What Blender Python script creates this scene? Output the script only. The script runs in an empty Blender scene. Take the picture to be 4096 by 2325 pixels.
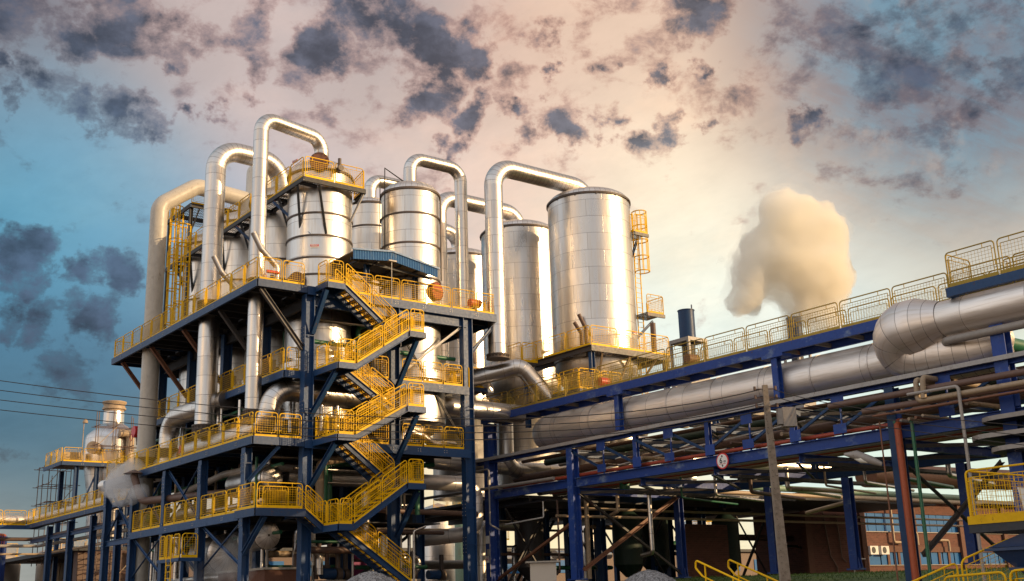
import bpy, math, random
from mathutils import Vector, Matrix
random.seed(7)
SC = bpy.context.scene
COL = SC.collection
RAD = math.radians
# ---------------------------------------------------------------- camera
PITCH, ROLL, YAW, FPX = 0.268244, -0.030788, 0.919192, 4532.4
fw = Vector((math.cos(YAW)*math.cos(PITCH), math.sin(YAW)*math.cos(PITCH), math.sin(PITCH)))
rt = Vector((math.sin(YAW), -math.cos(YAW), 0))
up = rt.cross(fw)
r0 = rt*math.cos(ROLL) + up*math.sin(ROLL)
u0 = -rt*math.sin(ROLL) + up*math.cos(ROLL)
cd = bpy.data.cameras.new("camera"); cam = bpy.data.objects.new("camera", cd); COL.objects.link(cam)
cam.matrix_world = Matrix(((r0.x, u0.x, -fw.x, 0), (r0.y, u0.y, -fw.y, 0), (r0.z, u0.z, -fw.z, 0), (0, 0, 0, 1)))
cd.sensor_width = 36; cd.lens = 36*FPX/4096; cd.clip_end = 4000; cd.clip_start = .1
SC.camera = cam
def skydir(u, v):      # direction of a sky feature, u v in the photograph's 2565 px wide frame
    k = 4096/2565
    return (fw + r0*(u*k-2048)/FPX - u0*(v*k-1162.5)/FPX).normalized()
SC.view_settings.view_transform = 'Standard'; SC.view_settings.look = 'None'
SC.cycles.volume_bounces = 16; SC.cycles.volume_step_rate = 2.0; SC.cycles.max_bounces = 10
SC.view_settings.exposure = .27; SC.view_settings.gamma = 1
def lin(c):
    return tuple(((x/255)/12.92 if x/255 <= .04045 else ((x/255+.055)/1.055)**2.4) for x in c)
# ---------------------------------------------------------------- sun
SUN_AZ, SUN_EL = RAD(-52), RAD(13)
sd = bpy.data.lights.new("sun", 'SUN'); sun = bpy.data.objects.new("sun", sd); COL.objects.link(sun)
sd.energy = 3.6; sd.angle = RAD(.6); sd.color = (1, .70, .38)
sv = Vector((math.cos(SUN_AZ)*math.cos(SUN_EL), math.sin(SUN_AZ)*math.cos(SUN_EL), math.sin(SUN_EL)))
sun.rotation_euler = sv.to_track_quat('Z', 'Y').to_euler()
# ---------------------------------------------------------------- node helpers
class NT:
    def __init__(s, tree): s.t = tree; s.n = tree.nodes; s.l = tree.links
    def new(s, typ, **kw):
        n = s.n.new(typ)
        for k, v in kw.items(): setattr(n, k, v)
        return n
    def put(s, node, i, v):
        if v is None: return
        if isinstance(v, bpy.types.NodeSocket): s.l.new(v, node.inputs[i])
        else: node.inputs[i].default_value = v
    def m(s, op, a, b=None, c=None, clamp=False):
        n = s.new('ShaderNodeMath', operation=op); n.use_clamp = clamp
        s.put(n, 0, a); s.put(n, 1, b); s.put(n, 2, c); return n.outputs[0]
    def vm(s, op, a, b=None, scale=None, out=0):
        n = s.new('ShaderNodeVectorMath', operation=op); s.put(n, 0, a); s.put(n, 1, b)
        if scale is not None: s.put(n, 3, scale)
        return n.outputs[out]
    def mr(s, v, a, b, c=0., d=1., smooth=True):
        n = s.new('ShaderNodeMapRange'); n.interpolation_type = 'SMOOTHSTEP' if smooth else 'LINEAR'
        for i, x in enumerate((v, a, b, c, d)): s.put(n, i, x)
        return n.outputs[0]
    def mix(s, f, a, b, mode='MIX'):
        n = s.new('ShaderNodeMix', data_type='RGBA', blend_type=mode)
        s.put(n, 0, f)
        for i, x in ((6, a), (7, b)):
            s.put(n, i, (*x, 1) if isinstance(x, tuple) and len(x) == 3 else x)
        return n.outputs[2]
    def noise(s, vec, scale, detail=4, rough=.55, out=0, dist=0):
        n = s.new('ShaderNodeTexNoise'); s.put(n, 'Vector', vec); n.inputs['Scale'].default_value = scale
        n.inputs['Detail'].default_value = detail; n.inputs['Roughness'].default_value = rough
        n.inputs['Distortion'].default_value = dist; return n.outputs[out]
    def mapping(s, vec, scale=(1, 1, 1), loc=(0, 0, 0), rot=(0, 0, 0)):
        n = s.new('ShaderNodeMapping'); s.put(n, 0, vec); n.inputs[1].default_value = loc
        n.inputs[2].default_value = rot; n.inputs[3].default_value = scale; return n.outputs[0]
# ---------------------------------------------------------------- sky
def make_world():
    w = bpy.data.worlds.new("World"); SC.world = w; w.use_nodes = True
    N = NT(w.node_tree); N.n.clear()
    d = N.vm('NORMALIZE', N.new('ShaderNodeTexCoord').outputs['Generated'])
    A = [(60,60,(118,112,118)),(60,300,(120,142,158)),(150,420,(92,152,178)),(60,520,(66,140,172)),(200,580,(84,152,180)),
     (60,850,(66,112,140)),(230,820,(84,112,135)),(100,1100,(58,92,108)),(150,1280,(84,112,122)),(60,1420,(165,160,150)),(450,150,(182,165,160)),(650,250,(196,180,176)),
     (330,440,(140,160,175)),(900,270,(190,172,165)),(1250,200,(210,178,158)),(1420,420,(228,204,184)),(1120,430,(205,188,178)),
     (1650,420,(234,212,184)),(1700,600,(252,238,205)),(1780,690,(235,232,212)),(1650,770,(196,216,216)),(1900,330,(200,172,150)),
     (2000,150,(160,142,134)),(2250,60,(122,138,154)),(2400,300,(140,140,142)),(2520,120,(62,112,142)),(2500,370,(172,160,148)),
     (2300,480,(150,146,142)),(2250,570,(222,210,186)),(2480,600,(196,190,176)),(2100,760,(204,222,222)),(2180,330,(168,150,142)),(2050,430,(196,176,156)),(60,980,(70,104,126)),(300,560,(110,152,176)),(1950,560,(225,222,205)),(1550,120,(212,184,162)),(1000,60,(165,155,155)),
     (700,600,(175,175,185)),(1800,900,(205,220,215)),(2400,1000,(205,220,205)),(1500,1300,(230,215,175)),(600,1300,(190,180,165))]
    num = None; den = None
    K = 420.0
    for (x, y, c) in A:
        a = skydir(x, y)
        dt = N.vm('DOT_PRODUCT', d, tuple(a), out=1)
        wt = N.m('EXPONENT', N.m('MULTIPLY_ADD', dt, K, -K))
        cv = N.vm('SCALE', lin(c), scale=wt)
        num = cv if num is None else N.vm('ADD', num, cv)
        den = wt if den is None else N.m('ADD', den, wt)
    # the rest of the sky dome: (azimuth, elevation, colour, weight)
    B = [(-52, 10, (1.9, 1.25, .68)), (-52, 40, (.75, .62, .50)), (-85, 8, (1.15, .9, .64)), (-110, 12, (.55, .55, .56)), (-110, 45, (.60, .66, .74)), (-178, 6, (1.5, 1.12, .74)),
         (-150, 15, (.72, .70, .67)), (-150, 50, (.66, .74, .84)), (160, 20, (.72, .76, .80)), (120, 25, (.72, .76, .80)), (85, 12, (.07, .15, .21)), (90, 40, (.22, .36, .46)),
         (0, 90, (.40, .42, .46)), (50, 60, (.42, .36, .34)), (0, 25, (.62, .56, .44)), (0, 50, (.40, .42, .44)), (-25, 15, (1.0, .8, .55)), (60, 42, (.34, .27, .25))]
    for (az, el, c) in B:
        a = Vector((math.cos(RAD(az))*math.cos(RAD(el)), math.sin(RAD(az))*math.cos(RAD(el)), math.sin(RAD(el))))
        dt = N.vm('DOT_PRODUCT', d, tuple(a), out=1)
        wt = N.m('EXPONENT', N.m('MULTIPLY_ADD', dt, 34., -43.))
        cv = N.vm('SCALE', c, scale=wt)
        num = N.vm('ADD', num, cv); den = N.m('ADD', den, wt)
    base = N.vm('SCALE', num, scale=N.m('DIVIDE', 1., N.m('ADD', den, 1e-9)))
    # thin cloud sheet on a high plane
    sx = N.new('ShaderNodeSeparateXYZ'); N.put(sx, 0, d)
    zc = N.m('ADD', N.m('MAXIMUM', sx.outputs[2], 0), .16)
    pl = N.vm('SCALE', d, scale=N.m('DIVIDE', 1., zc))
    n1 = N.noise(N.mapping(pl, (1, 1, .3)), 2.2, 8, .62, dist=.3)
    n2 = N.noise(N.mapping(pl, (1.4, .7, .3), (4, 2, 0), (0, 0, .5)), 5.5, 8, .68)
    wisp = N.mr(N.m('ADD', N.m('MULTIPLY', n1, .55), N.m('MULTIPLY', n2, .45)), .36, .66)
    base = N.vm('SCALE', base, scale=N.m('MULTIPLY_ADD', wisp, -.16, 1.10))
    # torn diagonal streaks high on the right-hand side of the sky
    stq = N.mapping(pl, (.55, 2.6, .4), (1, 3, 0), (0, 0, 1.02))
    st = N.mr(N.m('ADD', N.m('MULTIPLY', N.noise(stq, 3.2, 9, .66, dist=.6), .6), N.m('MULTIPLY', N.noise(d, 15, 8, .66), .4)), .40, .60)
    reg = N.mr(N.vm('DISTANCE', d, tuple(skydir(2400, 130)), out=1), .21, .05)
    stc = N.mix(st, lin((100, 138, 158)), lin((112, 110, 120)))
    stc = N.mix(N.mr(N.noise(d, 22, 5, .6), .52, .72, 0., .45), stc, lin((176, 152, 138)))
    base = N.mix(N.m('MULTIPLY', reg, .8), base, stc)
    n3 = N.noise(N.mapping(d, (1, 1, 1.6)), 9, 6, .6)
    base = N.mix(N.m('MULTIPLY', N.mr(n3, .42, .75), .28), base, N.vm('MULTIPLY', base, (1.55, 1.28, 1.10)))
    # broken dark clouds
    nd = N.noise(d, 12, 6, .64, out=1)
    dd = N.vm('ADD', d, N.vm('SCALE', N.vm('SUBTRACT', nd, (.5, .5, .5)), scale=.115))
    blobs = [(290,60,110,.8),(430,70,90,.8),(60,40,100,.8),(200,130,65,.9),(430,140,50,1),(600,60,60,.7),(90,185,50,.7),(330,270,85,1.1),(250,290,60,1),(400,335,55,1),(520,287,48,1.1),
     (10,160,30,.8),(850,105,100,1.2),(1050,90,110,1.3),(1170,130,85,1.2),(950,30,90,1),(1360,60,60,.9),(1400,160,40,1.1),(1080,235,80,1.1),(1190,285,55,1),(1140,362,40,.9),(1400,245,24,.8),
     (1300,290,45,1),(1425,340,60,1.05),(1530,340,48,1),(1605,368,58,1.1),(1695,330,48,.9),(1745,150,34,.8),(1640,182,36,.8),(1500,135,34,.7),(1860,155,26,.9),(1790,318,38,.8),(2080,320,40,.8),
     (1330,378,48,.7),(40,640,95,1.6),(80,700,70,1.4),(205,680,75,1.45),(300,710,80,1.45),(130,790,95,1.35),(30,780,80,1.3),(250,810,75,1.3),(170,930,120,.95),(1750,5,90,1),(2130,110,110,.55),(2250,190,120,.5),
     (2400,250,110,.6),(2300,50,90,.5),(2520,190,80,.7),(2420,60,60,.5),(660,170,60,.7),(780,210,60,.6),(820,280,50,.5),(1310,160,70,.6),(1560,60,60,.45),(60,1160,70,.5),(2250,420,170,.35),(1850,240,90,.5),(640,235,40,.6),(20,250,34,.7),(1980,60,80,.5)]
    tot = None
    for (x, y, r, s) in blobs:
        dist = N.vm('DISTANCE', dd, tuple(skydir(x, y)), out=1)
        v = N.mr(dist, r/2838*1.25, r/2838*.15, 0., s)
        tot = v if tot is None else N.m('MAXIMUM', tot, v)
    nf = N.noise(N.mapping(d, (1, 1, 1.5)), 25, 10, .63, dist=.15)
    far = N.mr(N.noise(pl, 2.6, 6, .6), .48, .70, 0, .85)
    ahead = N.mr(N.vm('DOT_PRODUCT', d, tuple(fw), out=1), .80, .90)
    far = N.m('MULTIPLY', far, N.m('SUBTRACT', 1., ahead))
    tot = N.m('MAXIMUM', tot, far)
    val = N.m('ADD', N.m('MULTIPLY', tot, .78), N.m('MULTIPLY', N.m('SUBTRACT', nf, .5), 2.35))
    val = N.m('SUBTRACT', val, N.mr(sx.outputs[2], .46, .24, 0., .34))
    core = N.mr(val, .14, .74); rim = N.mr(val, -.04, .32)
    shade = N.mr(N.noise(N.mapping(d, (1, 1, 1.4), (3, 3, 3)), 20, 7, .6), .36, .66, .62, 1.5)
    lum = N.vm('SCALE', N.vm('MULTIPLY', base, (.105, .125, .165)), scale=shade)
    slate = N.vm('ADD', lum, N.vm('SCALE', (.040, .047, .066), scale=shade))
    col = N.mix(N.m('MULTIPLY', rim, .8), base, N.vm('MULTIPLY', base, (.72, .60, .60)))
    col = N.mix(N.m('MULTIPLY', core, .96), col, slate)
    # below the horizon
    col = N.mix(N.mr(sx.outputs[2], -.02, .0, 1., 0.), col, (.055, .042, .032))
    sky = N.new('ShaderNodeTexSky'); sky.sky_type = 'NISHITA'; sky.sun_disc = False
    sky.sun_elevation = SUN_EL; sky.sun_rotation = math.pi/2 - SUN_AZ; sky.dust_density = 2
    tot2 = N.vm('ADD', N.vm('SCALE', col, scale=.97*10), N.vm('SCALE', sky.outputs[0], scale=.05))
    bg = N.new('ShaderNodeBackground'); N.put(bg, 0, tot2); bg.inputs[1].default_value = .1
    out = N.new('ShaderNodeOutputWorld'); N.l.new(bg.outputs[0], out.inputs[0])
make_world()
# ---------------------------------------------------------------- materials
MATS = {}
def mat(name, col=(.5, .5, .5), rough=.5, metal=0., fn=None, spec=.5):
    m = bpy.data.materials.new(name); m.use_nodes = True; N = NT(m.node_tree)
    b = N.n['Principled BSDF']; b.inputs['Base Color'].default_value = (*col, 1)
    b.inputs['Roughness'].default_value = rough; b.inputs['Metallic'].default_value = metal
    b.inputs['Specular IOR Level'].default_value = spec
    if fn: fn(N, b)
    MATS[name] = m; return m
def bump(N, b, h, strength, dist=.02, prev=None):
    n = N.new('ShaderNodeBump'); n.inputs['Strength'].default_value = strength; n.inputs['Distance'].default_value = dist
    N.put(n, 'Height', h)
    if prev is not None: N.put(n, 'Normal', prev)
    N.l.new(n.outputs[0], b.inputs['Normal']); return n.outputs[0]
def cladding(bw, rh, tint=(.64, .61, .58), ro=.24, dirt=.5, off=.5):
    def fn(N, b):
        tc = N.new('ShaderNodeTexCoord'); uv = tc.outputs['UV']; ob = tc.outputs['Object']
        br = N.new('ShaderNodeTexBrick'); N.put(br, 'Vector', uv); br.offset = off
        for k, v in (('Scale', 1.), ('Mortar Size', .011), ('Mortar Smooth', .3), ('Brick Width', bw), ('Row Height', rh), ('Bias', 0.)): br.inputs[k].default_value = v
        br.inputs['Color1'].default_value = (.86, .86, .86, 1); br.inputs['Color2'].default_value = (1, 1, 1, 1); br.inputs['Mortar'].default_value = (.93, .93, .93, 1)
        st = N.noise(N.mapping(uv, (2.2, .22, 1)), 1.6, 6, .6)
        st2 = N.noise(N.mapping(uv, (9, .35, 1)), 1.5, 4, .6)
        c = N.mix(1., tint, br.outputs['Color'], 'MULTIPLY')
        c = N.mix(N.m('MULTIPLY', N.mr(st, .50, .78), dirt), c, (.44, .34, .24))
        c = N.mix(N.m('MULTIPLY', N.mr(st2, .48, .72), dirt*.95), c, (.55, .47, .38))
        c = N.mix(N.m('MULTIPLY', br.outputs['Fac'], .72), c, (.13, .10, .085))
        N.put(b, 'Base Color', c)
        N.put(b, 'Roughness', N.m('ADD', N.m('MULTIPLY', st, .26), ro-.07))
        b.inputs['Anisotropic'].default_value = .3
        lo = N.noise(N.mapping(uv, (1.0, .35, 1)), 1.3, 2, .5)
        hi = N.noise(N.mapping(uv, (3.5, 1.2, 1)), 1.5, 2, .5)
        rib = N.noise(N.mapping(uv, (26, .25, 1)), 1.5, 3, .6)
        h = N.m('ADD', N.m('MULTIPLY_ADD', rib, .035, N.m('MULTIPLY', lo, .8)), N.m('ADD', N.m('MULTIPLY', hi, .22), N.m('MULTIPLY', br.outputs['Fac'], -.12)))
        bump(N, b, h, .42, .055)
    return fn
mat('clad', metal=1, fn=cladding(1.9, 1.0))
mat('clad_fine', metal=1, fn=cladding(3.1, .95, (.70, .68, .65), .27, .5))
mat('clad_elbow', metal=1, fn=cladding(40, .26, (.72, .68, .63), .30, .45))
mat('clad_dull', metal=1, fn=cladding(9, 1.1, (.74, .70, .65), .32, .6))
mat('clad_dull_elbow', metal=1, fn=cladding(40, .3, (.6, .55, .5), .36, .7))
mat('duct', metal=.9, fn=cladding(40, 2.4, (.92, .86, .80), .44, .5))
mat('duct_elbow', metal=.9, fn=cladding(40, .42, (.84, .78, .73), .42, .55))
def radial(N, b):
    cladding(40, .8, (.72, .66, .60), .30, .5)(N, b)
mat('dome', metal=1, fn=cladding(.32, 60, (.80, .74, .68), .40, .3))
def paint(col, chip, amt=.5, ro=.42, sc=2.2, st=(1, 1, .45)):
    def fn(N, b):
        ob = N.new('ShaderNodeTexCoord').outputs['Object']
        n1 = N.noise(N.mapping(ob, st), sc, 8, .68); n2 = N.noise(ob, sc*4.2, 5, .6)
        c = N.mix(N.m('MULTIPLY', N.mr(n2, .35, .75), .35), col, tuple(x*.62 for x in col))
        c = N.mix(N.m('MULTIPLY', N.mr(n1, .60 - amt*.08, .72), min(1, amt)), c, chip)
        oi = N.new('ShaderNodeObjectInfo').outputs['Random']; c = N.vm('SCALE', c, scale=N.m('MULTIPLY_ADD', oi, .34, .80))
        n3 = N.noise(N.mapping(ob, st), 9, 6, .7); n4 = N.noise(ob, .9, 4, .6)
        c = N.mix(N.m('MULTIPLY', N.m('MULTIPLY', N.mr(n3, .58, .68), N.mr(n4, .42, .6)), .75), c, (.085, .038, .018))
        N.put(b, 'Base Color', c); N.put(b, 'Roughness', N.m('MULTIPLY_ADD', n2, .3, ro-.15))
        bump(N, b, n2, .12, .01)
    return fn
mat('navy', fn=paint((.016, .056, .150), (.055, .065, .09), .45, .45), spec=.3)
mat('blue', fn=paint((.020, .060, .27), (.19, .26, .37), .95, .5, 1.6, (1, .5, .8)), spec=.3)
mat('rackgrey', fn=paint((.42, .40, .38), (.20, .15, .12), .6, .45))
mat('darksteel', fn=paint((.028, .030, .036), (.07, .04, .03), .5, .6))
mat('brace', fn=paint((.060, .055, .055), (.16, .06, .035), .7, .5))
mat('rustbrown', fn=paint((.20, .085, .045), (.09, .04, .03), .7, .6))
mat('yellow', fn=paint((.86, .50, .003), (.46, .22, .006), .45, .5, 1.4), spec=.2)
mat('yellow_backlit', fn=paint((.42, .29, .05), (.22, .13, .03), .6, .6, 1.4), spec=.2)  # darker copy of yellow, backlit look of the walkway railings put in colour
mat('darkgreen', fn=paint((.010, .030, .020), (.03, .025, .02), .5, .6))
mat('green', fn=paint((.020, .13, .065), (.16, .15, .09), .5, .4))
mat('green_pale', fn=paint((.17, .27, .20), (.24, .18, .11), .6, .5))
mat('red', fn=paint((.42, .07, .035), (.2, .06, .04), .4, .45))
mat('bright_red', (.55, .02, .02), .4)
mat('orange', fn=paint((.46, .09, .025), (.30, .05, .02), .5, .5))
mat('cream', fn=paint((.60, .55, .47), (.44, .39, .32), .8, .42, .8, (1, 1, .25)))
mat('pipe_tan', fn=paint((.42, .31, .20), (.24, .13, .08), .7, .5))
mat('pipe_brown', fn=paint((.13, .075, .055), (.06, .04, .035), .6, .55))
mat('pipe_grey', fn=paint((.30, .27, .24), (.16, .12, .10), .6, .45))
mat('flange', fn=paint((.10, .075, .06), (.2, .09, .04), .6, .55))
mat('white', fn=paint((.76, .73, .68), (.5, .42, .34), .4, .5))
mat('black', (.012, .012, .013), .6)
mat('wirecol', (.03, .025, .022), .6)
mat('roofblue', fn=paint((.045, .15, .34), (.22, .28, .34), .7, .45))
mat('roofunder', (.30, .27, .23), .6)
mat('machine_blue', fn=paint((.012, .035, .10), (.16, .14, .12), .5, .4))
mat('concrete', fn=paint((.42, .38, .32), (.30, .22, .16), .8, .85, 2))
def block_fn(N, b):
    ob = N.new('ShaderNodeTexCoord').outputs['Object']
    n = N.noise(N.mapping(ob, (1, 1, .4)), 2.4, 7, .65)
    sx = N.new('ShaderNodeSeparateXYZ'); N.put(sx, 0, ob)
    g = N.m('ADD', N.m('MULTIPLY', sx.outputs[2], -1.1), N.m('MULTIPLY', N.m('SUBTRACT', n, .5), 2.4))
    c = N.mix(N.mr(g, -.9, .35), (.50, .45, .38), (.34, .14, .07)); N.put(b, 'Base Color', c); b.inputs['Roughness'].default_value = .9
    bump(N, b, n, .3, .02)
mat('block', fn=block_fn)
def pole_fn(N, b):
    ob = N.new('ShaderNodeTexCoord').outputs['Object']
    n = N.noise(ob, 6, 6, .65); c = N.mix(N.mr(n, .4, .7), (.30, .25, .20), (.20, .16, .12))
    N.put(b, 'Base Color', c); b.inputs['Roughness'].default_value = .9; bump(N, b, n, .3, .01)
mat('pole_concrete', fn=pole_fn)
def brick_fn(N, b):
    uv = N.new('ShaderNodeTexCoord').outputs['UV']
    br = N.new('ShaderNodeTexBrick'); N.put(br, 'Vector', uv)
    for k, v in (('Scale', 1.), ('Mortar Size', .010), ('Brick Width', .34), ('Row Height', .13), ('Bias', 0.)): br.inputs[k].default_value = v
    br.inputs['Color1'].default_value = (.16, .060, .040, 1); br.inputs['Color2'].default_value = (.10, .040, .028, 1); br.inputs['Mortar'].default_value = (.16, .09, .06, 1)
    n = N.noise(uv, .7, 6, .6); N.put(b, 'Base Color', N.mix(N.m('MULTIPLY', N.mr(n, .4, .7), .5), br.outputs[0], (.12, .05, .035)))
    b.inputs['Roughness'].default_value = .9; bump(N, b, br.outputs['Fac'], -.4, .02)
mat('brick', fn=brick_fn)
mat('brick_pier', fn=paint((.15, .065, .04), (.2, .08, .05), .5, .8))
mat('window', (.02, .13, .34), .3, 0., spec=.2)
def gravel_fn(N, b):
    ob = N.new('ShaderNodeTexCoord').outputs['Object']
    v = N.new('ShaderNodeTexVoronoi'); N.put(v, 'Vector', ob); v.inputs['Scale'].default_value = 16
    hs = N.new('ShaderNodeRGBToBW'); N.put(hs, 0, v.outputs['Color'])
    n = N.noise(ob, 1.5, 5, .6)
    c = N.mix(N.mr(hs.outputs[0], .2, .8), (.13, .13, .135), (.36, .36, .37)); c = N.mix(N.m('MULTIPLY', n, .4), c, (.16, .15, .14))
    N.put(b, 'Base Color', c); b.inputs['Roughness'].default_value = .95; bump(N, b, v.outputs['Distance'], -.9, .06)
mat('gravel', fn=gravel_fn)
def ground_fn(N, b):
    ob = N.new('ShaderNodeTexCoord').outputs['Object']
    n = N.noise(ob, .5, 8, .65); N.put(b, 'Base Color', N.mix(N.mr(n, .4, .65), (.11, .075, .05), (.17, .12, .085)))
    b.inputs['Roughness'].default_value = .95; bump(N, b, n, .5, .1)
mat('ground', fn=ground_fn)
def grass_fn(N, b):
    ob = N.new('ShaderNodeTexCoord').outputs['Object']
    n = N.noise(ob, .8, 6, .65); N.put(b, 'Base Color', N.mix(N.mr(n, .35, .68), (.035, .085, .012), (.10, .16, .025)))
    b.inputs['Roughness'].default_value = .8
mat('grass', fn=grass_fn)
def grating_fn(N, b):
    ob = N.new('ShaderNodeTexCoord').outputs['Object']
    n = N.noise(ob, 5, 3, .6); N.put(b, 'Base Color', N.mix(n, (.05, .045, .04), (.12, .10, .085)))
    w = N.new('ShaderNodeTexWave'); N.put(w, 'Vector', ob); w.inputs['Scale'].default_value = 8
    b.inputs['Roughness'].default_value = .6; bump(N, b, w.outputs[0], .6, .02)
mat('grating', fn=grating_fn)
mat('sign_white', (.82, .80, .76), .4); mat('sign_red', (.62, .03, .03), .4)
mat('lamp_glass', (.75, .72, .62), .3)
mat('tank_white', fn=paint((.40, .34, .28), (.24, .15, .10), .7, .6, .9))
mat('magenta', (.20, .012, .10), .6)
# ---------------------------------------------------------------- mesh building
class MB:
    def __init__(s, *mats): s.mats = list(mats); s.v = []; s.f = []; s.mi = []; s.uv = []; s.sm = []
    def mid(s, m):
        if m is None: return 0
        if m not in s.mats: s.mats.append(m)
        return s.mats.index(m)
    def face(s, idx, m=0, uv=None, smooth=False):
        s.f.append(idx); s.mi.append(m); s.uv.append(uv); s.sm.append(smooth)
    def hexa(s, P, m=None):          # 8 corners: bottom 4 ccw, top 4 ccw
        k = len(s.v); s.v += [tuple(p) for p in P]; m = s.mid(m)
        for q in ((3, 2, 1, 0), (4, 5, 6, 7), (0, 1, 5, 4), (1, 2, 6, 5), (2, 3, 7, 6), (3, 0, 4, 7)):
            p = [Vector(P[i]) for i in q]; e = p[1]-p[0]; g = p[3]-p[0]
            ax = e.length; ay = g.length
            if abs((p[1]-p[0]).z) > abs((p[3]-p[0]).z): uv = [(0, 0), (0, ax), (ay, ax), (ay, 0)]
            else: uv = [(0, 0), (ax, 0), (ax, ay), (0, ay)]
            s.face([k+i for i in q], m, uv)
        return s
    def box(s, x0, x1, y0, y1, z0, z1, m=None):
        return s.hexa([(x0, y0, z0), (x1, y0, z0), (x1, y1, z0), (x0, y1, z0), (x0, y0, z1), (x1, y0, z1), (x1, y1, z1), (x0, y1, z1)], m)
    def frame(s, p, q, up=(0, 0, 1)):
        p = Vector(p); q = Vector(q); t = (q-p).normalized(); u = Vector(up)
        if abs(t.dot(u)) > .98: u = Vector((0, 1, 0))
        a = t.cross(u).normalized(); b = a.cross(t).normalized(); return p, q, a, b
    def beam(s, p, q, w, h, m=None, up=(0, 0, 1), oa=0, ob=0):
        p, q, a, b = s.frame(p, q, up); P = []
        for e in (p, q):
            for i, j in ((-1, -1), (1, -1), (1, 1), (-1, 1)): P.append(e + a*(oa+i*w/2) + b*(ob+j*h/2))
        # order to bottom/top convention
        return s.hexa([P[0], P[1], P[5], P[4], P[3], P[2], P[6], P[7]], m)
    def ibeam(s, p, q, w, h, m=None, up=(0, 0, 1), t=.03):
        s.beam(p, q, w, t, m, up, 0, h/2-t/2); s.beam(p, q, w, t, m, up, 0, -h/2+t/2); s.beam(p, q, t, h-2*t, m, up); return s
    def channel(s, p, q, w, h, side, m=None, t=.025):   # web at +/- a side
        s.beam(p, q, t, h, m, (0, 0, 1), side*(w/2-t/2), 0)
        for k in (-1, 1): s.beam(p, q, w-t, t, m, (0, 0, 1), -side*t/2, k*(h/2-t/2))
        return s
    def angle(s, p, q, w, m=None, up=(0, 0, 1)):
        s.beam(p, q, w, .02, m, up, 0, -w/2); s.beam(p, q, .02, w, m, up, -w/2+.01, .012); return s
    def hcol(s, x, y, z0, z1, w=.5, d=.4, m=None, t=.035, turn=False):
        if not turn:
            for k in (-1, 1): s.box(*sorted((x+k*w/2, x+k*(w/2-t))), y-d/2, y+d/2, z0, z1, m)
            s.box(x-w/2+t, x+w/2-t, y-t/2, y+t/2, z0, z1, m)
        else:
            for k in (-1, 1): s.box(x-w/2, x+w/2, *sorted((y+k*d/2, y+k*(d/2-t))), z0, z1, m)
            s.box(x-t/2, x+t/2, y-d/2+t, y+d/2-t, z0, z1, m)
        return s
    def rings(s, C, seg, m=None, capa=True, capb=True, smooth=True, mids=None, us=None, vs=None):
        """C: list of rings (each list of seg points)"""
        k = len(s.v)
        for r in C: s.v += [tuple(p) for p in r]
        for i in range(len(C)-1):
            mm = mids[i] if mids else s.mid(m)
            for j in range(seg):
                j2 = (j+1) % seg
                uv = [(us[j], vs[i]), (us[j+1], vs[i]), (us[j+1], vs[i+1]), (us[j], vs[i+1])] if us else None
                s.face([k+i*seg+j, k+i*seg+j2, k+(i+1)*seg+j2, k+(i+1)*seg+j], mm, uv, smooth)
        if capa: s.face([k+j for j in reversed(range(seg))], mids[0] if mids else s.mid(m))
        if capb: s.face([k+(len(C)-1)*seg+j for j in range(seg)], mids[-1] if mids else s.mid(m))
        return s
    def tube(s, pts, r, seg=8, m=None, caps=True, flags=None, m2=None, v0=0.):
        pts = [Vector(p) for p in pts]; n = len(pts); rad = r if isinstance(r, (list, tuple)) else [r]*n
        T = []
        for i in range(n):
            a = pts[min(i+1, n-1)]-pts[max(i-1, 0)]
            if 0 < i < n-1: a = (pts[i+1]-pts[i]).normalized()+(pts[i]-pts[i-1]).normalized()
            T.append(a.normalized())
        u = Vector((0, 0, 1)) if abs(T[0].z) < .9 else Vector((-1, 0, 0))
        u = (u - T[0]*u.dot(T[0])).normalized(); C = []; vs = []; L = v0
        for i in range(n):
            if i:
                L += (pts[i]-pts[i-1]).length
                u = (u - T[i]*u.dot(T[i]))
                u.normalize()
            w = T[i].cross(u); vs.append(L)
            C.append([pts[i] + (u*math.cos(2*math.pi*j/seg) + w*math.sin(2*math.pi*j/seg))*rad[i] for j in range(seg)])
        us = [2*math.pi*rad[0]*j/seg for j in range(seg+1)]
        a = s.mid(m); b = s.mid(m2) if m2 else a
        mids = [b if flags and flags[i] and flags[i+1] else a for i in range(n-1)]
        return s.rings(C, seg, m, caps, caps, True, mids, us, vs)
    def pipe(s, pts, r, R, seg=24, m='clad', me=None, caps=True, na=10):
        pts = [Vector(p) for p in pts]; out = [pts[0]]; fl = [0]
        for i in range(1, len(pts)-1):
            a = (pts[i-1]-pts[i]).normalized(); b = (pts[i+1]-pts[i]).normalized(); th = a.angle(b)
            if th > math.pi-.02: out.append(pts[i]); fl.append(0); continue
            dd = R/math.tan(th/2) if th < math.pi-.01 else 0
            c = pts[i] + (a+b).normalized()*(R/math.sin(th/2)); p0 = pts[i]+a*dd; p1 = pts[i]+b*dd
            v0 = p0-c; v1 = p1-c; an = v0.angle(v1)
            for k in range(na+1):
                t = k/na; q = (v0*math.sin((1-t)*an)+v1*math.sin(t*an))/math.sin(an); out.append(c+q); fl.append(1)
        out.append(pts[-1]); fl.append(0)
        return s.tube(out, r, seg, m, caps, fl, me or m)
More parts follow.
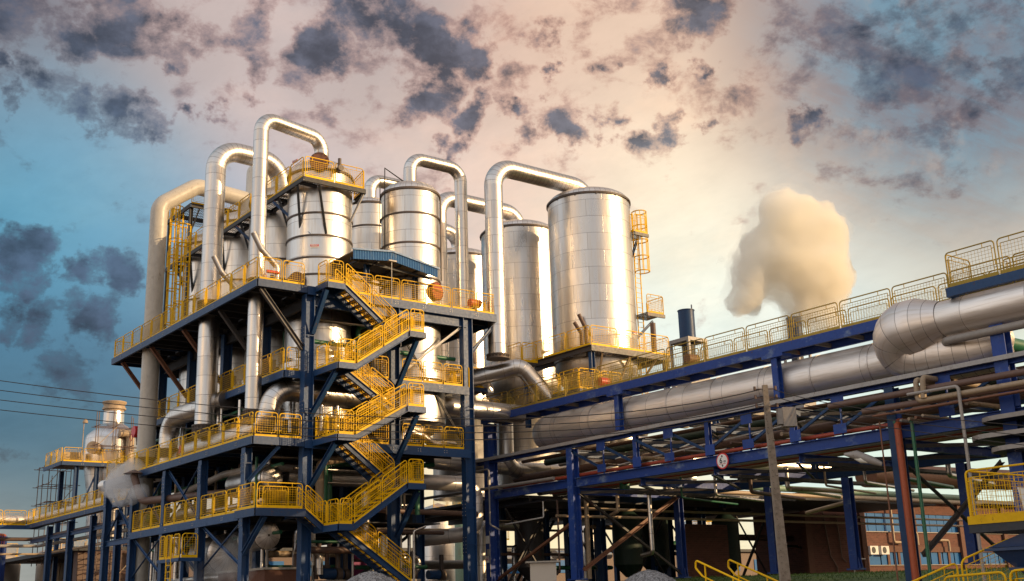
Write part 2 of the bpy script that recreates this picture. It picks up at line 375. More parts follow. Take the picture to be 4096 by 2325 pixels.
    def lathe(s, prof, cx, cy, seg=48, m=None, mats=None, capa=True, capb=True, smooth=True):
        C = []; vs = []; L = prof[0][1]
        R = max(p[0] for p in prof)
        for i, (r, z) in enumerate(prof):
            if i: L += math.hypot(r-prof[i-1][0], z-prof[i-1][1])
            vs.append(L); C.append([(cx+r*math.cos(2*math.pi*j/seg), cy+r*math.sin(2*math.pi*j/seg), z) for j in range(seg)])
        us = [2*math.pi*R*j/seg for j in range(seg+1)]
        mids = [s.mid(x) for x in mats] if mats else None
        return s.rings(C, seg, m, capa, capb, smooth, mids, us, vs)
    def disc(s, c, n, r, t, seg=20, m=None):
        c = Vector(c); n = Vector(n).normalized(); return s.tube([c-n*t/2, c+n*t/2], r, seg, m)
    def mesh(s, name):
        me = bpy.data.meshes.new(name); me.from_pydata(s.v, [], s.f)
        for m in s.mats: me.materials.append(MATS[m])
        me.polygons.foreach_set('material_index', s.mi); me.polygons.foreach_set('use_smooth', s.sm)
        ul = me.uv_layers.new(name='UVMap'); flat = []
        for f, uv in zip(s.f, s.uv):
            if uv: 
                for q in uv: flat += [q[0], q[1]]
            else: flat += [0., 0.]*len(f)
        ul.data.foreach_set('uv', flat)
        try: me.set_sharp_from_angle(angle=RAD(40))
        except Exception: pass
        me.update(); return me
    def build(s, name, parent=None, origin=None):
        me = s.mesh(name); o = bpy.data.objects.new(name, me); COL.objects.link(o)
        if parent: o.parent = parent; 
        if origin is not None and not parent:
            me.transform(Matrix.Translation(-Vector(origin))); o.location = origin
        elif parent: me.transform(Matrix.Translation(-parent.location))
        return o
def tag(o, label=None, cat=None, group=None, kind='thing'):
    if label: o['label'] = label
    if cat: o['category'] = cat
    if group: o['group'] = group
    if kind: o['kind'] = kind
    return o
def thing(name, loc, label, cat, group=None):
    o = bpy.data.objects.new(name, None); COL.objects.link(o); o.location = loc; o.empty_display_size = .3
    return tag(o, label, cat, group)
def link_part(me, name, parent, loc, rz=0):
    o = bpy.data.objects.new(name, me); COL.objects.link(o); o.parent = parent
    o.location = Vector(loc)-parent.location; o.rotation_euler = (0, 0, rz); return o
def text_part(txt, name, parent, loc, n_az, size, m='black', bold=False):
    cu = bpy.data.curves.new('t', 'FONT'); cu.body = txt; cu.size = size; cu.align_x = 'CENTER'; cu.align_y = 'CENTER'; cu.extrude = .003
    if bold: cu.offset = size*.02
    ob = bpy.data.objects.new('t', cu); COL.objects.link(ob); dg = bpy.context.evaluated_depsgraph_get()
    me = bpy.data.meshes.new_from_object(ob.evaluated_get(dg)); bpy.data.objects.remove(ob)
    me.materials.clear(); me.materials.append(MATS[m])
    me.transform(Matrix.Rotation(math.pi/2, 4, 'X')); me.transform(Matrix.Rotation(n_az+math.pi/2, 4, 'Z'))
    return link_part(me, name, parent, loc)
# ---------------------------------------------------------------- railings (yellow tube panels with wire grid)
PC = {}
RR = random.Random(5)
def panel_mesh(L, slope=0., H=1.1, mid=False, mt='yellow'):
    key = (round(L, 2), round(slope, 3), H, mid, mt)
    if key in PC: return PC[key]
    L = key[0]; b = MB(mt); sh = lambda x, z: (x, 0, z+slope*x)
    e = .04; R = .13; path = [sh(e, 0), sh(e, H-R)]
    for k in (1, 2, 3): a = math.pi/2*k/3; path.append(sh(e+R-R*math.cos(a), H-R+R*math.sin(a)))
    for k in (0, 1, 2, 3): a = math.pi/2*(1-k/3); path.append(sh(L-e-R+R*math.cos(a), H-R+R*math.sin(a)))
    path.append(sh(L-e, 0)); b.tube(path, .026, 6)
    # toe board
    b.hexa([(e, -.008, slope*e), (L-e, -.008, slope*(L-e)), (L-e, .008, slope*(L-e)), (e, .008, slope*e), (e, -.008, .13+slope*e), (L-e, -.008, .13+slope*(L-e)), (L-e, .008, .13+slope*(L-e)), (e, .008, .13+slope*e)])
    x0, x1, z0, z1 = e+.11, L-e-.11, .2, H-.17
    if x1-x0 > .2:
        for (p, q) in ((sh(x0, z0), sh(x1, z0)), (sh(x0, z1), sh(x1, z1)), (sh(x0, z0), sh(x0, z1)), (sh(x1, z0), sh(x1, z1))): b.beam(p, q, .02, .026, up=(0, 1, 0))
        for x in (x0+(x1-x0)*.2, x0+(x1-x0)*.8):
            b.beam(sh(x, z1), sh(x, H), .02, .02); b.beam(sh(x, .13), sh(x, z0), .02, .02)
        for z in (z0+.1, z1-.1): b.beam(sh(e, z), sh(x0, z), .02, .02); b.beam(sh(x1, z), sh(L-e, z), .02, .02)
        nx = max(2, round((x1-x0)/.125)); nz = 7
        for i in range(1, nx): x = x0+(x1-x0)*i/nx; b.beam(sh(x, z0), sh(x, z1), .008, .008)
        for i in range(1, nz): z = z0+(z1-z0)*i/nz; b.beam(sh(x0, z), sh(x1, z), .008, .008)
        if mid: b.tube([sh(e, .62), sh(L-e, .62)], .02, 5)
    PC[key] = b.mesh('railing_panel'); return PC[key]
def rail(parent, p, q, n=None, H=1.1, mid=False, size=1.5, mt='yellow'):
    p = Vector(p); q = Vector(q); d = q-p; hl = math.hypot(d.x, d.y); n = n or max(1, round(hl/size)); az = math.atan2(d.y, d.x)
    me = panel_mesh(hl/n-.03, d.z/hl, H, mid, mt)
    for i in range(n):
        c = p + d*((i+.0)/n) + Vector((math.cos(az), math.sin(az), 0))*.015
        o = link_part(me, 'railing_panel', parent, c, az+RR.uniform(-.006, .006)); o.rotation_euler.x = RR.uniform(-.012, .012); o.location.z += RR.uniform(-.006, .006)
def bolts(b, pts, n, r=.02, m='rackgrey'):
    for p in pts: b.disc(p, n, r, .03, 6, m)
ORD = ['first', 'second', 'third', 'fourth', 'fifth', 'sixth', 'seventh', 'eighth', 'ninth', 'tenth', 'eleventh', 'twelfth']
# ================================================================ ground
def gz(x, y):
    d = x*math.cos(YAW)+y*math.sin(YAW)
    t = min(1, max(0, (d-26)/(64-26))); t = t*t*(3-2*t)
    return -1.7 + 2.64*t
def make_ground():
    b = MB('ground'); n = 70; S = [-900, -400, -150] + [-60+i*2.5 for i in range(100)] + [230, 300, 500, 1200]
    k = len(S); b.v = [(x, y, gz(x, y)) for y in S for x in S]
    for j in range(k-1):
        for i in range(k-1): b.face([j*k+i, j*k+i+1, (j+1)*k+i+1, (j+1)*k+i], 0, None, True)
    tag(b.build('ground'), kind='structure')
    # grass bank: a strip along the crest of the slope, blades of its own
    g = MB('grass'); e = Vector((math.sin(YAW), -math.cos(YAW), 0)); f = Vector((math.cos(YAW), math.sin(YAW), 0))
    def P(s, t): p = e*s + f*t; return Vector((p.x, p.y, gz(p.x, p.y)+.008+.03*math.exp(-((t-62)/4)**2)))
    rnd = random.Random(3); m = 60
    for i in range(m):
        for j in range(8):
            s0, s1 = 6+i*.6, 6+(i+1)*.6; t0, t1 = 44+j*3, 44+(j+1)*3
            kk = len(g.v); g.v += [tuple(P(s0, t0)), tuple(P(s1, t0)), tuple(P(s1, t1)), tuple(P(s0, t1))]; g.face([kk, kk+1, kk+2, kk+3])
    for i in range(9000):
        p = P(rnd.uniform(6, 42), rnd.uniform(54, 66)); a = rnd.uniform(0, 3.14); h = rnd.uniform(.04, .12); w = .02
        q = Vector((math.cos(a), math.sin(a), 0))*w; kk = len(g.v)
        g.v += [tuple(p-q), tuple(p+q), tuple(p+Vector((rnd.uniform(-.05, .05), rnd.uniform(-.05, .05), h)))]; g.face([kk, kk+1, kk+2])
    tag(g.build('grass'), kind='stuff')
make_ground()
GZ = 1.0
# ================================================================ steel columns of the evaporator building
def column(x, y, z0, z1, label, w=.5, d=.4, m='navy', plates=(), group='dark blue columns of the evaporator frame', turn=False, braces=()):
    t = thing('steel_column', (x, y, z0), label, 'column', group)
    MB(m).hcol(x, y, z0, z1, w, d, turn=turn).build('shaft', t)
    if z0 < 1.2:
        b = MB(m); b.box(x-w*.8, x+w*.8, y-d*.8, y+d*.8, z0-.02, z0+.05)
        for k in (-1, 1):
            b.hexa([(x+k*w*.25-.015, y-d*.8, z0+.05), (x+k*w*.25+.015, y-d*.8, z0+.05), (x+k*w*.25+.015, y-d/2-.002, z0+.05), (x+k*w*.25-.015, y-d/2-.002, z0+.05),
                    (x+k*w*.25-.015, y-d/2-.03, z0+.5), (x+k*w*.25+.015, y-d/2-.03, z0+.5), (x+k*w*.25+.015, y-d/2-.002, z0+.5), (x+k*w*.25-.015, y-d/2-.002, z0+.5)])
        b.build('base_plate', t)
    for zp in plates:
        b = MB(m); b.box(x-w/2-.012, x+w/2+.012, y-d/2-.025, y-d/2-.002, zp-.45, zp+.45) if turn else b.box(x-w/2-.02, x-w/2-.002, y-d/2, y+d/2, zp-.45, zp+.45)
        if not turn: b.box(x-w/2+.05, x+w/2-.05, y-d/2-.012, y-d/2+.012, zp-.02, zp+.02)
        for i in range(5):
            for k in (-1, 1):
                if turn: b.disc((x+k*w*.32, y-d/2-.03, zp-.36+i*.18), (0, 1, 0), .022, .03, 6, 'rackgrey')
                else: b.disc((x-w/2-.03, y+k*d*.3, zp-.36+i*.18), (1, 0, 0), .022, .03, 6, 'rackgrey'); 
        b.build('splice_plate', t)
    return t
LV = (14.8, 10.73, 7.5, 4.25)       # walking levels
YS = [47.35, 52.1, 56.9, 61.7, 66.5]
C1 = column(23.9, 47.35, GZ, 14.4, 'corner column in front of which the yellow stair begins, full height', plates=(5.2, 8.9, 12.4), d=.42)
C2 = column(28.6, 47.35, GZ, 14.4, 'full-height column behind the middle of the zigzag yellow stair', plates=(6.6, 9.6))
C3 = column(33.0, 47.35, GZ, 14.4, 'free-standing full-height column beyond the outer end of the stairs', plates=(2.8, 4.6, 7.4, 9.6), w=.58)
for i, y in enumerate(YS[1:]):
    column(23.9, y, GZ, 14.4, f'inner row column under the high deck, {ORD[i]} behind the corner column', plates=(6.2, 9.2))
for i, y in enumerate((52.1, 56.9, 61.7)):
    for j, x in enumerate((28.6, 33.0)):
        column(x, y, GZ, 14.3, f'shaded interior column, {ORD[i]} bay back in the {("middle", "far")[j]} column row')
for i, y in enumerate((48.25, 53.3, 58.1, 62.9, 67.4)):
    column(21.42, y, GZ, 7.1, f'lower column carrying the middle deck, {ORD[i]} counted from the corner by the stairs', plates=(4.0, 6.4), w=.36, d=.4, group='outer row of lower columns')
for i, y in enumerate((72.0, 77.0, 82.0, 87.0)):
    column(23.6, y, GZ, 6.3, f'column under the far walkway beyond the plant, {ORD[i]} from the building', w=.36, group='columns under the far walkway')
# ================================================================ decks
def deck_part(t, x0, x1, y0, y1, z, edges='WESN', h=.36, joists=True, m='navy'):
    b = MB('darksteel'); b.box(x0+.02, x1-.02, y0+.02, y1-.02, z-.045, z-.005); b.build('deck_plate', t)
    for e in edges:
        b = MB(m)
        if e == 'W': b.channel((x0, y0, z-h/2), (x0, y1, z-h/2), .12, h, -1)
        if e == 'E': b.channel((x1, y0, z-h/2), (x1, y1, z-h/2), .12, h, 1)
        if e == 'S': b.channel((x0, y0, z-h/2), (x1, y0, z-h/2), .12, h, 1)
        if e == 'N': b.channel((x0, y1, z-h/2), (x1, y1, z-h/2), .12, h, -1)
        if e in 'WE':
            n = int((y1-y0)/1.6); X = x0-.06 if e == 'W' else x1+.06
            for i in range(1, n):
                yy = y0+(y1-y0)*i/n
                if i % 2: [b.disc((X, yy+k*.07, z-.13-.1*q), (1, 0, 0), .022, .03, 6, 'rackgrey') for k in (-1, 1) for q in (0, 1)]
                else: b.box(x0-.06, x0+.05, yy-.012, yy+.012, z-h+.03, z-.03)
        if e == 'S':
            n = max(1, int((x1-x0)/1.5))
            for i in range(1, n): [b.disc((x0+(x1-x0)*i/n+k*.07, y0-.06, z-.13-.1*q), (0, 1, 0), .022, .03, 6, 'rackgrey') for k in (-1, 1) for q in (0, 1)]
        b.build('edge_beam', t)
    if joists:
        n = max(2, int((y1-y0)/1.25))
        for i in range(1, n):
            yy = y0+(y1-y0)*i/n; MB(m if i % 4 == 0 else 'darksteel').ibeam((x0+.08, yy, z-.17), (x1-.08, yy, z-.17), .12, .24, t=.02).build('floor_joist', t)
    return t
def knee(t, p, q, m='brace', w=.17):
    MB(m).ibeam(p, q, w, w, t=.02).build('knee_brace', t)
def xbrace(t, p, q, p2, q2, m='navy', w=.09):
    MB(m).angle(p, q, w).build('cross_brace', t); MB(m).angle(p2, q2, w, None, (0, .01, 1)).build('cross_brace', t)
# ---- high deck
z = LV[0]
HD = thing('steel_platform', (28, 50, z), 'highest wide deck with yellow railings on which the tall steel vessels stand', 'platform')
deck_part(HD, 21.2, 23.7, 47.15, 67.6, z, 'WSN'); deck_part(HD, 23.72, 35.2, 47.15, 54.0, z, 'SEN', .42); deck_part(HD, 23.72, 29.2, 54.02, 67.6, z, 'EN')
rail(HD, (21.25, 67.5, z), (21.25, 47.25, z), 13); rail(HD, (21.25, 47.2, z), (23.62, 47.2, z), 2, size=1.2); rail(HD, (21.25, 67.5, z), (23.6, 67.5, z))
rail(HD, (25.85, 47.2, z), (35.12, 47.2, z), 6); rail(HD, (35.12, 47.2, z), (35.12, 54, z)); 
for i, y in enumerate(YS):
    knee(HD, (23.66, y, 11.75), (21.45, y, 14.42), 'brace' if i < 2 else 'rustbrown', .2); MB('darksteel').ibeam((21.3, y, z-.2), (23.64, y, z-.2), .16, .34).build('bracket_beam', HD)
knee(HD, (33.3, 47.35, 12.6), (34.9, 47.35, 14.35), 'navy', .16); knee(HD, (32.7, 47.4, 13.9), (28.9, 47.4, 11.0), 'rackgrey', .11)
knee(HD, (32.7, 47.55, 8.1), (28.9, 47.55, 13.6), 'brace', .09)
for y in (47.35,): MB('navy').ibeam((24.2, y, 14.15), (33, y, 14.15), .2, .5).build('floor_beam', HD)
for x in (23.9, 28.6, 33.0): MB('darksteel').ibeam((x, 47.6, 14.1), (x, 66 if x < 30 else 54, 14.1), .2, .5).build('floor_beam', HD)
# ---- inner deck
z = LV[1]
ID = thing('steel_platform', (28, 50, z), 'inner deck one storey below the highest deck, its railing seen between columns', 'platform')
deck_part(ID, 22.85, 24.0, 47.6, 67.0, z, 'WS', .34); deck_part(ID, 24.2, 33.0, 47.2, 50.0, z, 'S', .42); deck_part(ID, 24.05, 28.6, 50.02, 66, z, 'N', .3)
rail(ID, (22.9, 66.9, z), (22.9, 47.7, z), 13); rail(ID, (22.9, 47.6, z), (23.62, 47.6, z), 1)
rail(ID, (29.0, 47.25, z), (32.7, 47.25, z), 3); rail(ID, (25.3, 47.25, z), (28.3, 47.25, z), 2); rail(ID, (33.1, 47.25, z), (33.1, 50, z))
# ---- middle deck
z = LV[2]
MD = thing('steel_platform', (28, 50, z), 'middle deck carrying the row of upright expansion joints, long yellow railing towards the steam', 'platform')
deck_part(MD, 21.2, 23.7, 47.15, 67.6, z, 'WSN'); deck_part(MD, 23.72, 33.0, 47.15, 52, z, 'S', .42); deck_part(MD, 23.72, 28.6, 52.02, 67.6, z, 'N')
rail(MD, (21.25, 67.5, z), (21.25, 47.25, z), 12); rail(MD, (21.25, 47.2, z), (23.62, 47.2, z), 2, size=1.2); rail(MD, (21.25, 67.5, z), (23.6, 67.5, z))
rail(MD, (25.3, 47.25, z), (28.3, 47.25, z), 2); rail(MD, (29.0, 47.25, z), (32.7, 47.25, z), 3)
knee(MD, (21.42, 48.0, 5.6), (22.5, 47.2, 7.1), 'navy', .15)
# ---- low deck
z = LV[3]
LD = thing('steel_platform', (23, 50, z), 'lowest long deck beside the rounded vessel ends, yellow railing in three stretches', 'platform')
deck_part(LD, 21.25, 24, 48.5, 62.7, z, 'W'); deck_part(LD, 20.95, 23.3, 46.15, 48.2, z, 'SWE', .34, False)
ys = (48.45, 53.1, 53.5, 57.9, 58.3, 62.6)
for a, c in ((62.6, 58.3), (57.9, 53.5), (53.1, 48.5)): rail(LD, (21.28, a, z), (21.28, c, z), 3)
rail(LD, (20.98, 48.1, z), (20.98, 46.25, z), 1); rail(LD, (20.98, 46.2, z), (23.25, 46.2, z), 1, size=2.3); rail(LD, (21.9, 47.6, z), (23.25, 47.6, z), 1)
knee(LD, (21.3, 48.0, 2.4), (21.5, 46.35, 3.95), 'navy', .2); 
for a, c in ((62.9, 58.1), (58.1, 53.3), (53.3, 48.25)):
    xbrace(LD, (21.42, a-.2, .9+GZ), (21.42, c+.2, 3.95), (21.40, a-.2, 3.95), (21.40, c+.2, .9+GZ))
for a, c in ((67.4, 62.9), (62.9, 58.1), (58.1, 53.3)):
    xbrace(MD, (21.42, a-.2, 4.3), (21.42, c+.2, 7.1), (21.40, a-.2, 7.1), (21.40, c+.2, 4.3))
for a, c in ((67.4, 62.9),): MB('navy').ibeam((21.42, a-.2, 3.9), (21.42, c+.2, 3.9), .15, .3).build('tie_beam', MD)
# ================================================================ stairs
def flight(x0, z0, x1, z1, y0, y1, label, land=None, rails=(1, 1), front_h=1.1, nose=True):
    """steps between (x0, z0) and (x1, z1); y0..y1 is the lane"""
    t = thing('stair_flight', (x0, (y0+y1)/2, min(z0, z1)), label, 'stairs', 'flights of the zigzag yellow stair')
    n = max(2, round(abs(z0-z1)/.2)); s = 1 if x1 > x0 else -1; dx = (x1-x0); dz = z1-z0
    for y in (y0, y1):
        MB('navy').channel((x0, y, z0-.14), (x1, y, z1-.14), .10, .26, -s if y == y0 else s).build('stringer', t)
    for i in range(1, n):
        x = x0+dx*i/n; zz = z0+dz*i/n; b = MB('grating'); w = abs(dx)/n*.52
        b.box(x-w, x+w, y0+.06, y1-.06, zz-.035, zz)
        hi = -s if z1 < z0 else s       # side facing the climber, who looks up the stair
        e = x-hi*w if True else x
        b.box(*sorted((e-hi*.0, e-hi*.014)), y0+.06, y1-.06, zz-.06, zz+.004, 'yellow'); b.box(*sorted((e, e+hi*.06)), y0+.25, y1-.25, zz+.001, zz+.007, 'yellow')
        b.box(x-w*.7, x+w*.7, y0+.3, y1-.3, zz-.042, zz-.037, 'yellow')
        b.build('tread', t)
    a, c = ((x0, z0), (x1, z1)) if s > 0 else ((x1, z1), (x0, z0))
    for y, on_ in ((y0, rails[0]), (y1, rails[1])):
        if on_:
            rail(t, (a[0], y, a[1]), (c[0], y, c[1]), 2 if abs(dx) > 1.6 else 1, H=1.12, mid=True)
            b = MB('yellow'); b.tube([(a[0]+.04, y+.06, a[1]+.86), (c[0]-.04, y+.06, c[1]+.86)], .022, 6); b.build('handrail', t)
    return t
def landing(x0, x1, y0, y1, z, label, rails, kn=None):
    t = thing('stair_landing', ((x0+x1)/2, (y0+y1)/2, z), label, 'stair landing', 'landings of the zigzag yellow stair')
    deck_part(t, x0, x1, y0, y1, z, 'SEWN', .28, False)
    for r in rails:
        if r == 'W': rail(t, (x0+.03, y1-.05, z), (x0+.03, y0+.03, z), 2 if y1-y0 > 1.7 else 1)
        if r == 'E': rail(t, (x1-.03, y1-.05, z), (x1-.03, y0+.03, z), 2 if y1-y0 > 1.7 else 1)
        if r == 'S': rail(t, (x0+.03, y0+.02, z), (x1-.03, y0+.02, z), 1)
        if r == 'N': rail(t, (x0+.03, y1-.02, z), (x1-.03, y1-.02, z), 1)
    if kn: knee(t, *kn, 'navy', .2)
    return t
YO, YM, YI = 44.8, 45.97, 47.05
landing(24.16, 25.1, YM, YI, 14.8, 'topmost stair landing, level with the highest deck below the blue roof', 'WS', ((24.0, 47.1, 12.5), (24.2, 46.15, 14.45)))
landing(27.95, 28.85, YO, YI, 12.62, 'highest of the outward stair landings, just below the highest deck', 'ES', ((28.6, 47.1, 10.2), (28.6, 45.2, 12.3)))
landing(24.16, 25.1, YO, YI, 10.73, 'inward stair landing level with the inner deck', 'WS', ((24.0, 47.1, 8.6), (24.3, 45.3, 10.4)))
landing(27.8, 28.8, YO, YI, 9.0, 'middle one of the outward stair landings, above the middle deck', 'ES', ((28.6, 47.1, 6.7), (28.6, 45.2, 8.7)))
landing(24.16, 25.05, YO, YI, 7.46, 'inward stair landing level with the middle deck', 'WS', ((24.0, 47.1, 5.3), (24.3, 45.3, 7.1)))
landing(27.8, 28.75, YO, YI, 5.42, 'lowest of the outward stair landings, above the last flight', 'ES', ((28.6, 47.1, 3.1), (28.6, 45.2, 5.1)))
landing(24.25, 25.0, YO, YI, 3.52, 'lowest inward stair landing reached by the short flight', 'WS')
flight(25.1, 14.8, 28.0, 12.62, YM, YI, 'flight descending from the highest deck, its treads seen from below')
flight(27.95, 12.62, 25.1, 10.73, YO, YM-.08, 'outer flight just under the highest deck, leading down to the inner deck')
flight(25.1, 10.73, 27.85, 9.0, YM, YI, 'inner flight descending from the inner deck with shaded striped treads')
flight(27.8, 9.0, 25.05, 7.46, YO, YM-.08, 'outer flight leading down onto the middle deck')
flight(25.05, 7.46, 27.85, 5.42, YM, YI, 'inner flight descending from the middle deck past the big shaded pipe')
flight(27.8, 5.42, 25.0, 3.52, YO, YM-.08, 'outer flight leading down to the lowest landing')
flight(25.0, 3.52, 28.75, .98, YM, YI, 'bottom flight of the yellow stair, reaching the ground by the gravel')
flight(23.3, 4.25, 24.25, 3.52, 46.18, YI, 'short flight between the lowest deck and the lowest landing')
# ================================================================ blue canopy over the stair head
def canopy():
    t = thing('corrugated_canopy', (28, 48, 16.5), 'blue corrugated gable canopy over the head of the stair', 'canopy')
    # corrugated end fascia facing the stair side
    b = MB('roofblue'); n = 34; X0, X1, XA, Y = 25.8, 30.7, 28.0, 46.45
    top = lambda x: 16.98-.10*abs(x-XA) if x < XA else 16.98-.17*(x-XA)
    P = []
    for i in range(n*2+1):
        x = X0+(X1-X0)*i/(n*2); o = .05 if (i//1) % 2 else 0; P.append((x, Y-o))
    for i in range(len(P)-1):
        (x0, y0), (x1, y1) = P[i], P[i+1]; k = len(b.v); zt0, zt1 = top(x0), top(x1); zb0, zb1 = zt0-.46, zt1-.46
        b.v += [(x0, y0, zb0), (x1, y1, zb1), (x1, y1, zt1), (x0, y0, zt0), (x0, y0+.02, zb0), (x1, y1+.02, zb1), (x1, y1+.02, zt1), (x0, y0+.02, zt0)]
        b.face([k, k+1, k+2, k+3]); b.face([k+7, k+6, k+5, k+4]); b.face([k, k+4, k+5, k+1])
    b.build('fascia', t)
    b = MB('roofblue')
    for xa, xb in ((X0-.05, XA), (XA, X1+.05)):
        b.hexa([(xa, Y-.09, top(xa)-.01), (xb, Y-.09, top(xb)-.01), (xb, Y+.0, top(xb)-.01), (xa, Y, top(xa)-.01), (xa, Y-.09, top(xa)+.08), (xb, Y-.09, top(xb)+.08), (xb, Y, top(xb)+.08), (xa, Y, top(xa)+.08)])
    b.build('ridge_flashing', t)
    b = MB('roofunder')
    for xa, xb in ((X0, XA), (XA+.002, X1)):
        b.hexa([(xa, Y+.03, top(xa)-.07), (xb, Y+.03, top(xb)-.07), (xb, 50.4, top(xb)-.07), (xa, 50.4, top(xa)-.07), (xa, Y+.03, top(xa)-.03), (xb, Y+.03, top(xb)-.03), (xb, 50.4, top(xb)-.03), (xa, 50.4, top(xa)-.03)])
    b.build('roof_sheet', t)
    for y in (46.9, 48.2, 49.6):
        MB('darksteel').beam((X0+.1, y, 16.45), (X1-.1, y, 16.1), .1, .12).build('rafter', t)
    for x in (26.3, 27.3, 28.6, 29.8): MB('darksteel').beam((x, Y+.15, 16.42), (x, 50.2, 16.42), .08, .1).build('purlin', t)
    for (x, y) in ((27.05, 47.35), (29.9, 47.35), (27.05, 50.2), (29.9, 50.2)):
        MB('navy').hcol(x, y, 14.8, top(x)-.45, .22, .22, t=.02).build('post', t)
    b = MB('pipe_grey'); b.tube([(27.9, 46.35, 14.3), (27.9, 46.35, 16.45)], .025, 6); b.box(27.7, 28.15, 46.25, 46.4, 16.45, 16.52); b.build('lamp_bracket', t)
canopy()
# ================================================================ vessels
def ring(t, cx, cy, r, z, h=.09, m='flange', n='stiffener_ring', w=.05):
    b = MB(m); b.lathe([(r+.004, z-h/2), (r+w, z-h/2), (r+w, z+h/2), (r+.004, z+h/2)], cx, cy, 56, capa=False, capb=False, smooth=True); b.build(n, t)
def dome_prof(r, z0, h, n=8, tip=0.0):
    return [(max(tip, r*math.cos(math.pi/2*i/n)), z0+h*math.sin(math.pi/2*i/n)) for i in range(n+1)]
def manhole(t, cx, cy, r, z, az, R=.42, m='rustbrown'):
    d = Vector((math.cos(az), math.sin(az), 0)); c = Vector((cx, cy, z)) + d*r
    b = MB(m); b.tube([c-d*.15, c+d*.12], R*.82, 24); b.tube([c+d*.10, c+d*.20], R, 24)
    s = Vector((-math.sin(az), math.cos(az), 0))
    for i in range(16):
        a = i*math.pi/8; p = c + s*math.cos(a)*R*.9 + Vector((0, 0, 1))*math.sin(a)*R*.9
        b.tube([p+d*.08, p+d*.25], .03, 6, 'flange')
    b.tube([c+d*.2+s*.2, c+d*.3+s*.2, c+d*.3-s*.2, c+d*.2-s*.2], .018, 5, 'flange')
    b.build('manhole', t)
def warn(t, cx, cy, r, z, az, txt='PERIGO', w=.42):
    n = Vector((math.cos(az), math.sin(az), 0)); s = Vector((-math.sin(az), math.cos(az), 0)); c = Vector((cx, cy, z))+n*(r+.03)
    b = MB('sign_white'); b.beam(c-s*w/2, c+s*w/2, .012, .17, None, (0, 0, 1)); b.beam(c-s*w/2+n*.01+Vector((0, 0, .03)), c+s*w/2+n*.01+Vector((0, 0, .03)), .012, .11, 'sign_red')
    o = b.build('warning_sign', t); text_part(txt, 'lettering', t, c+n*.022+Vector((0, 0, .03)), az, .10, 'sign_white', True)
CAMAZ = YAW+math.pi
def vessel(name, label, cx, cy, r, z0, z1, dh, rings=(), m='clad_fine', group=None, cone=None, tip=0.):
    t = thing(name, (cx, cy, z0), label, 'tank', group)
    prof = [(r, z0)] + [(r, z0+(z1-z0)*i/12) for i in range(1, 13)]
    MB(m).lathe(prof, cx, cy, 64, capa=True, capb=False).build('shell', t)
    MB('dome').lathe(dome_prof(r, z1, dh, 8, .001), cx, cy, 64, capa=False, capb=False).build('dome', t)
    ring(t, cx, cy, r, z1-.03, .12, 'flange', 'rim_ring', .07)
    for q in rings: ring(t, cx, cy, r, q)
    if cone:
        MB('clad_fine').lathe([(cone[0], cone[1]), (cone[0]*1.01, cone[1]+.3), (r*.93, z0-.25), (r, z0+.01)], cx, cy, 48).build('bottom_cone', t)
    return t
A = (26.05, 50.5); dy = 4.75
def evaporator(k, label, lower=True):
    cx, cy = A[0], A[1]+dy*k; r = 1.67
    t = vessel('evaporator_vessel', label, cx, cy, r, 11.6, 21.75, .95, (18.15, 19.35, 17.0, 16.1) if k == 0 else (18.15, 17.0), group='evaporator vessels in a row')
    # lower calandria seen under the deck
    b = MB('clad_fine'); b.lathe([(1.2, 8.3), (1.72, 8.9), (1.72, 11.2), (1.62, 11.3), (1.62, 11.7)], cx, cy, 48); b.build('lower_body', t)
    ring(t, cx, cy, 1.62, 11.45, .5, 'clad_elbow', 'ring_header', .28); ring(t, cx, cy, 1.7, 10.0, .1)
    for a in range(-160, -60, 25):
        p = Vector((cx+1.85*math.cos(RAD(a)), cy+1.85*math.sin(RAD(a)), 0)); MB('clad').tube([p+Vector((0, 0, 8.2)), p+Vector((0, 0, 11.3))], .09, 10).build('riser_pipe', t)
    return t
E0 = evaporator(0, 'evaporator vessel with the tall loop pipe on its dome, nearest the stair head')
manhole(E0, *A, 1.67, 22.05, CAMAZ+RAD(8), .5, 'rustbrown'); manhole(E0, *A, 1.67, 15.75, CAMAZ-RAD(28), .5, 'rustbrown')
warn(E0, *A, 1.67, 17.55, CAMAZ+RAD(2)); warn(E0, *A, 1.67, 22.3, CAMAZ-RAD(40))
b = MB('flange'); d = Vector((math.cos(CAMAZ+RAD(38)), math.sin(CAMAZ+RAD(38)), 0)); c = Vector((*A, 21.7))+d*1.7
b.tube([c, c+d*.35], .12, 10); b.tube([c+d*.35+Vector((0, 0, -.25)), c+d*.35+Vector((0, 0, .55))], .09, 10); b.disc(c+d*.5, d, .16, .05, 12); b.build('valve', E0)
E1 = evaporator(1, 'evaporator vessel half hidden behind the tall loop pipe'); warn(E1, A[0], A[1]+dy, 1.67, 21.4, CAMAZ-RAD(5))
E2 = evaporator(2, 'evaporator vessel seen between the two tall silver pipes'); warn(E2, A[0], A[1]+2*dy, 1.67, 21.3, CAMAZ-RAD(5))
E3 = evaporator(3, 'evaporator vessel beside the yellow caged ladder, smallest in view'); warn(E3, A[0], A[1]+3*dy, 1.67, 21.2, CAMAZ-RAD(5))
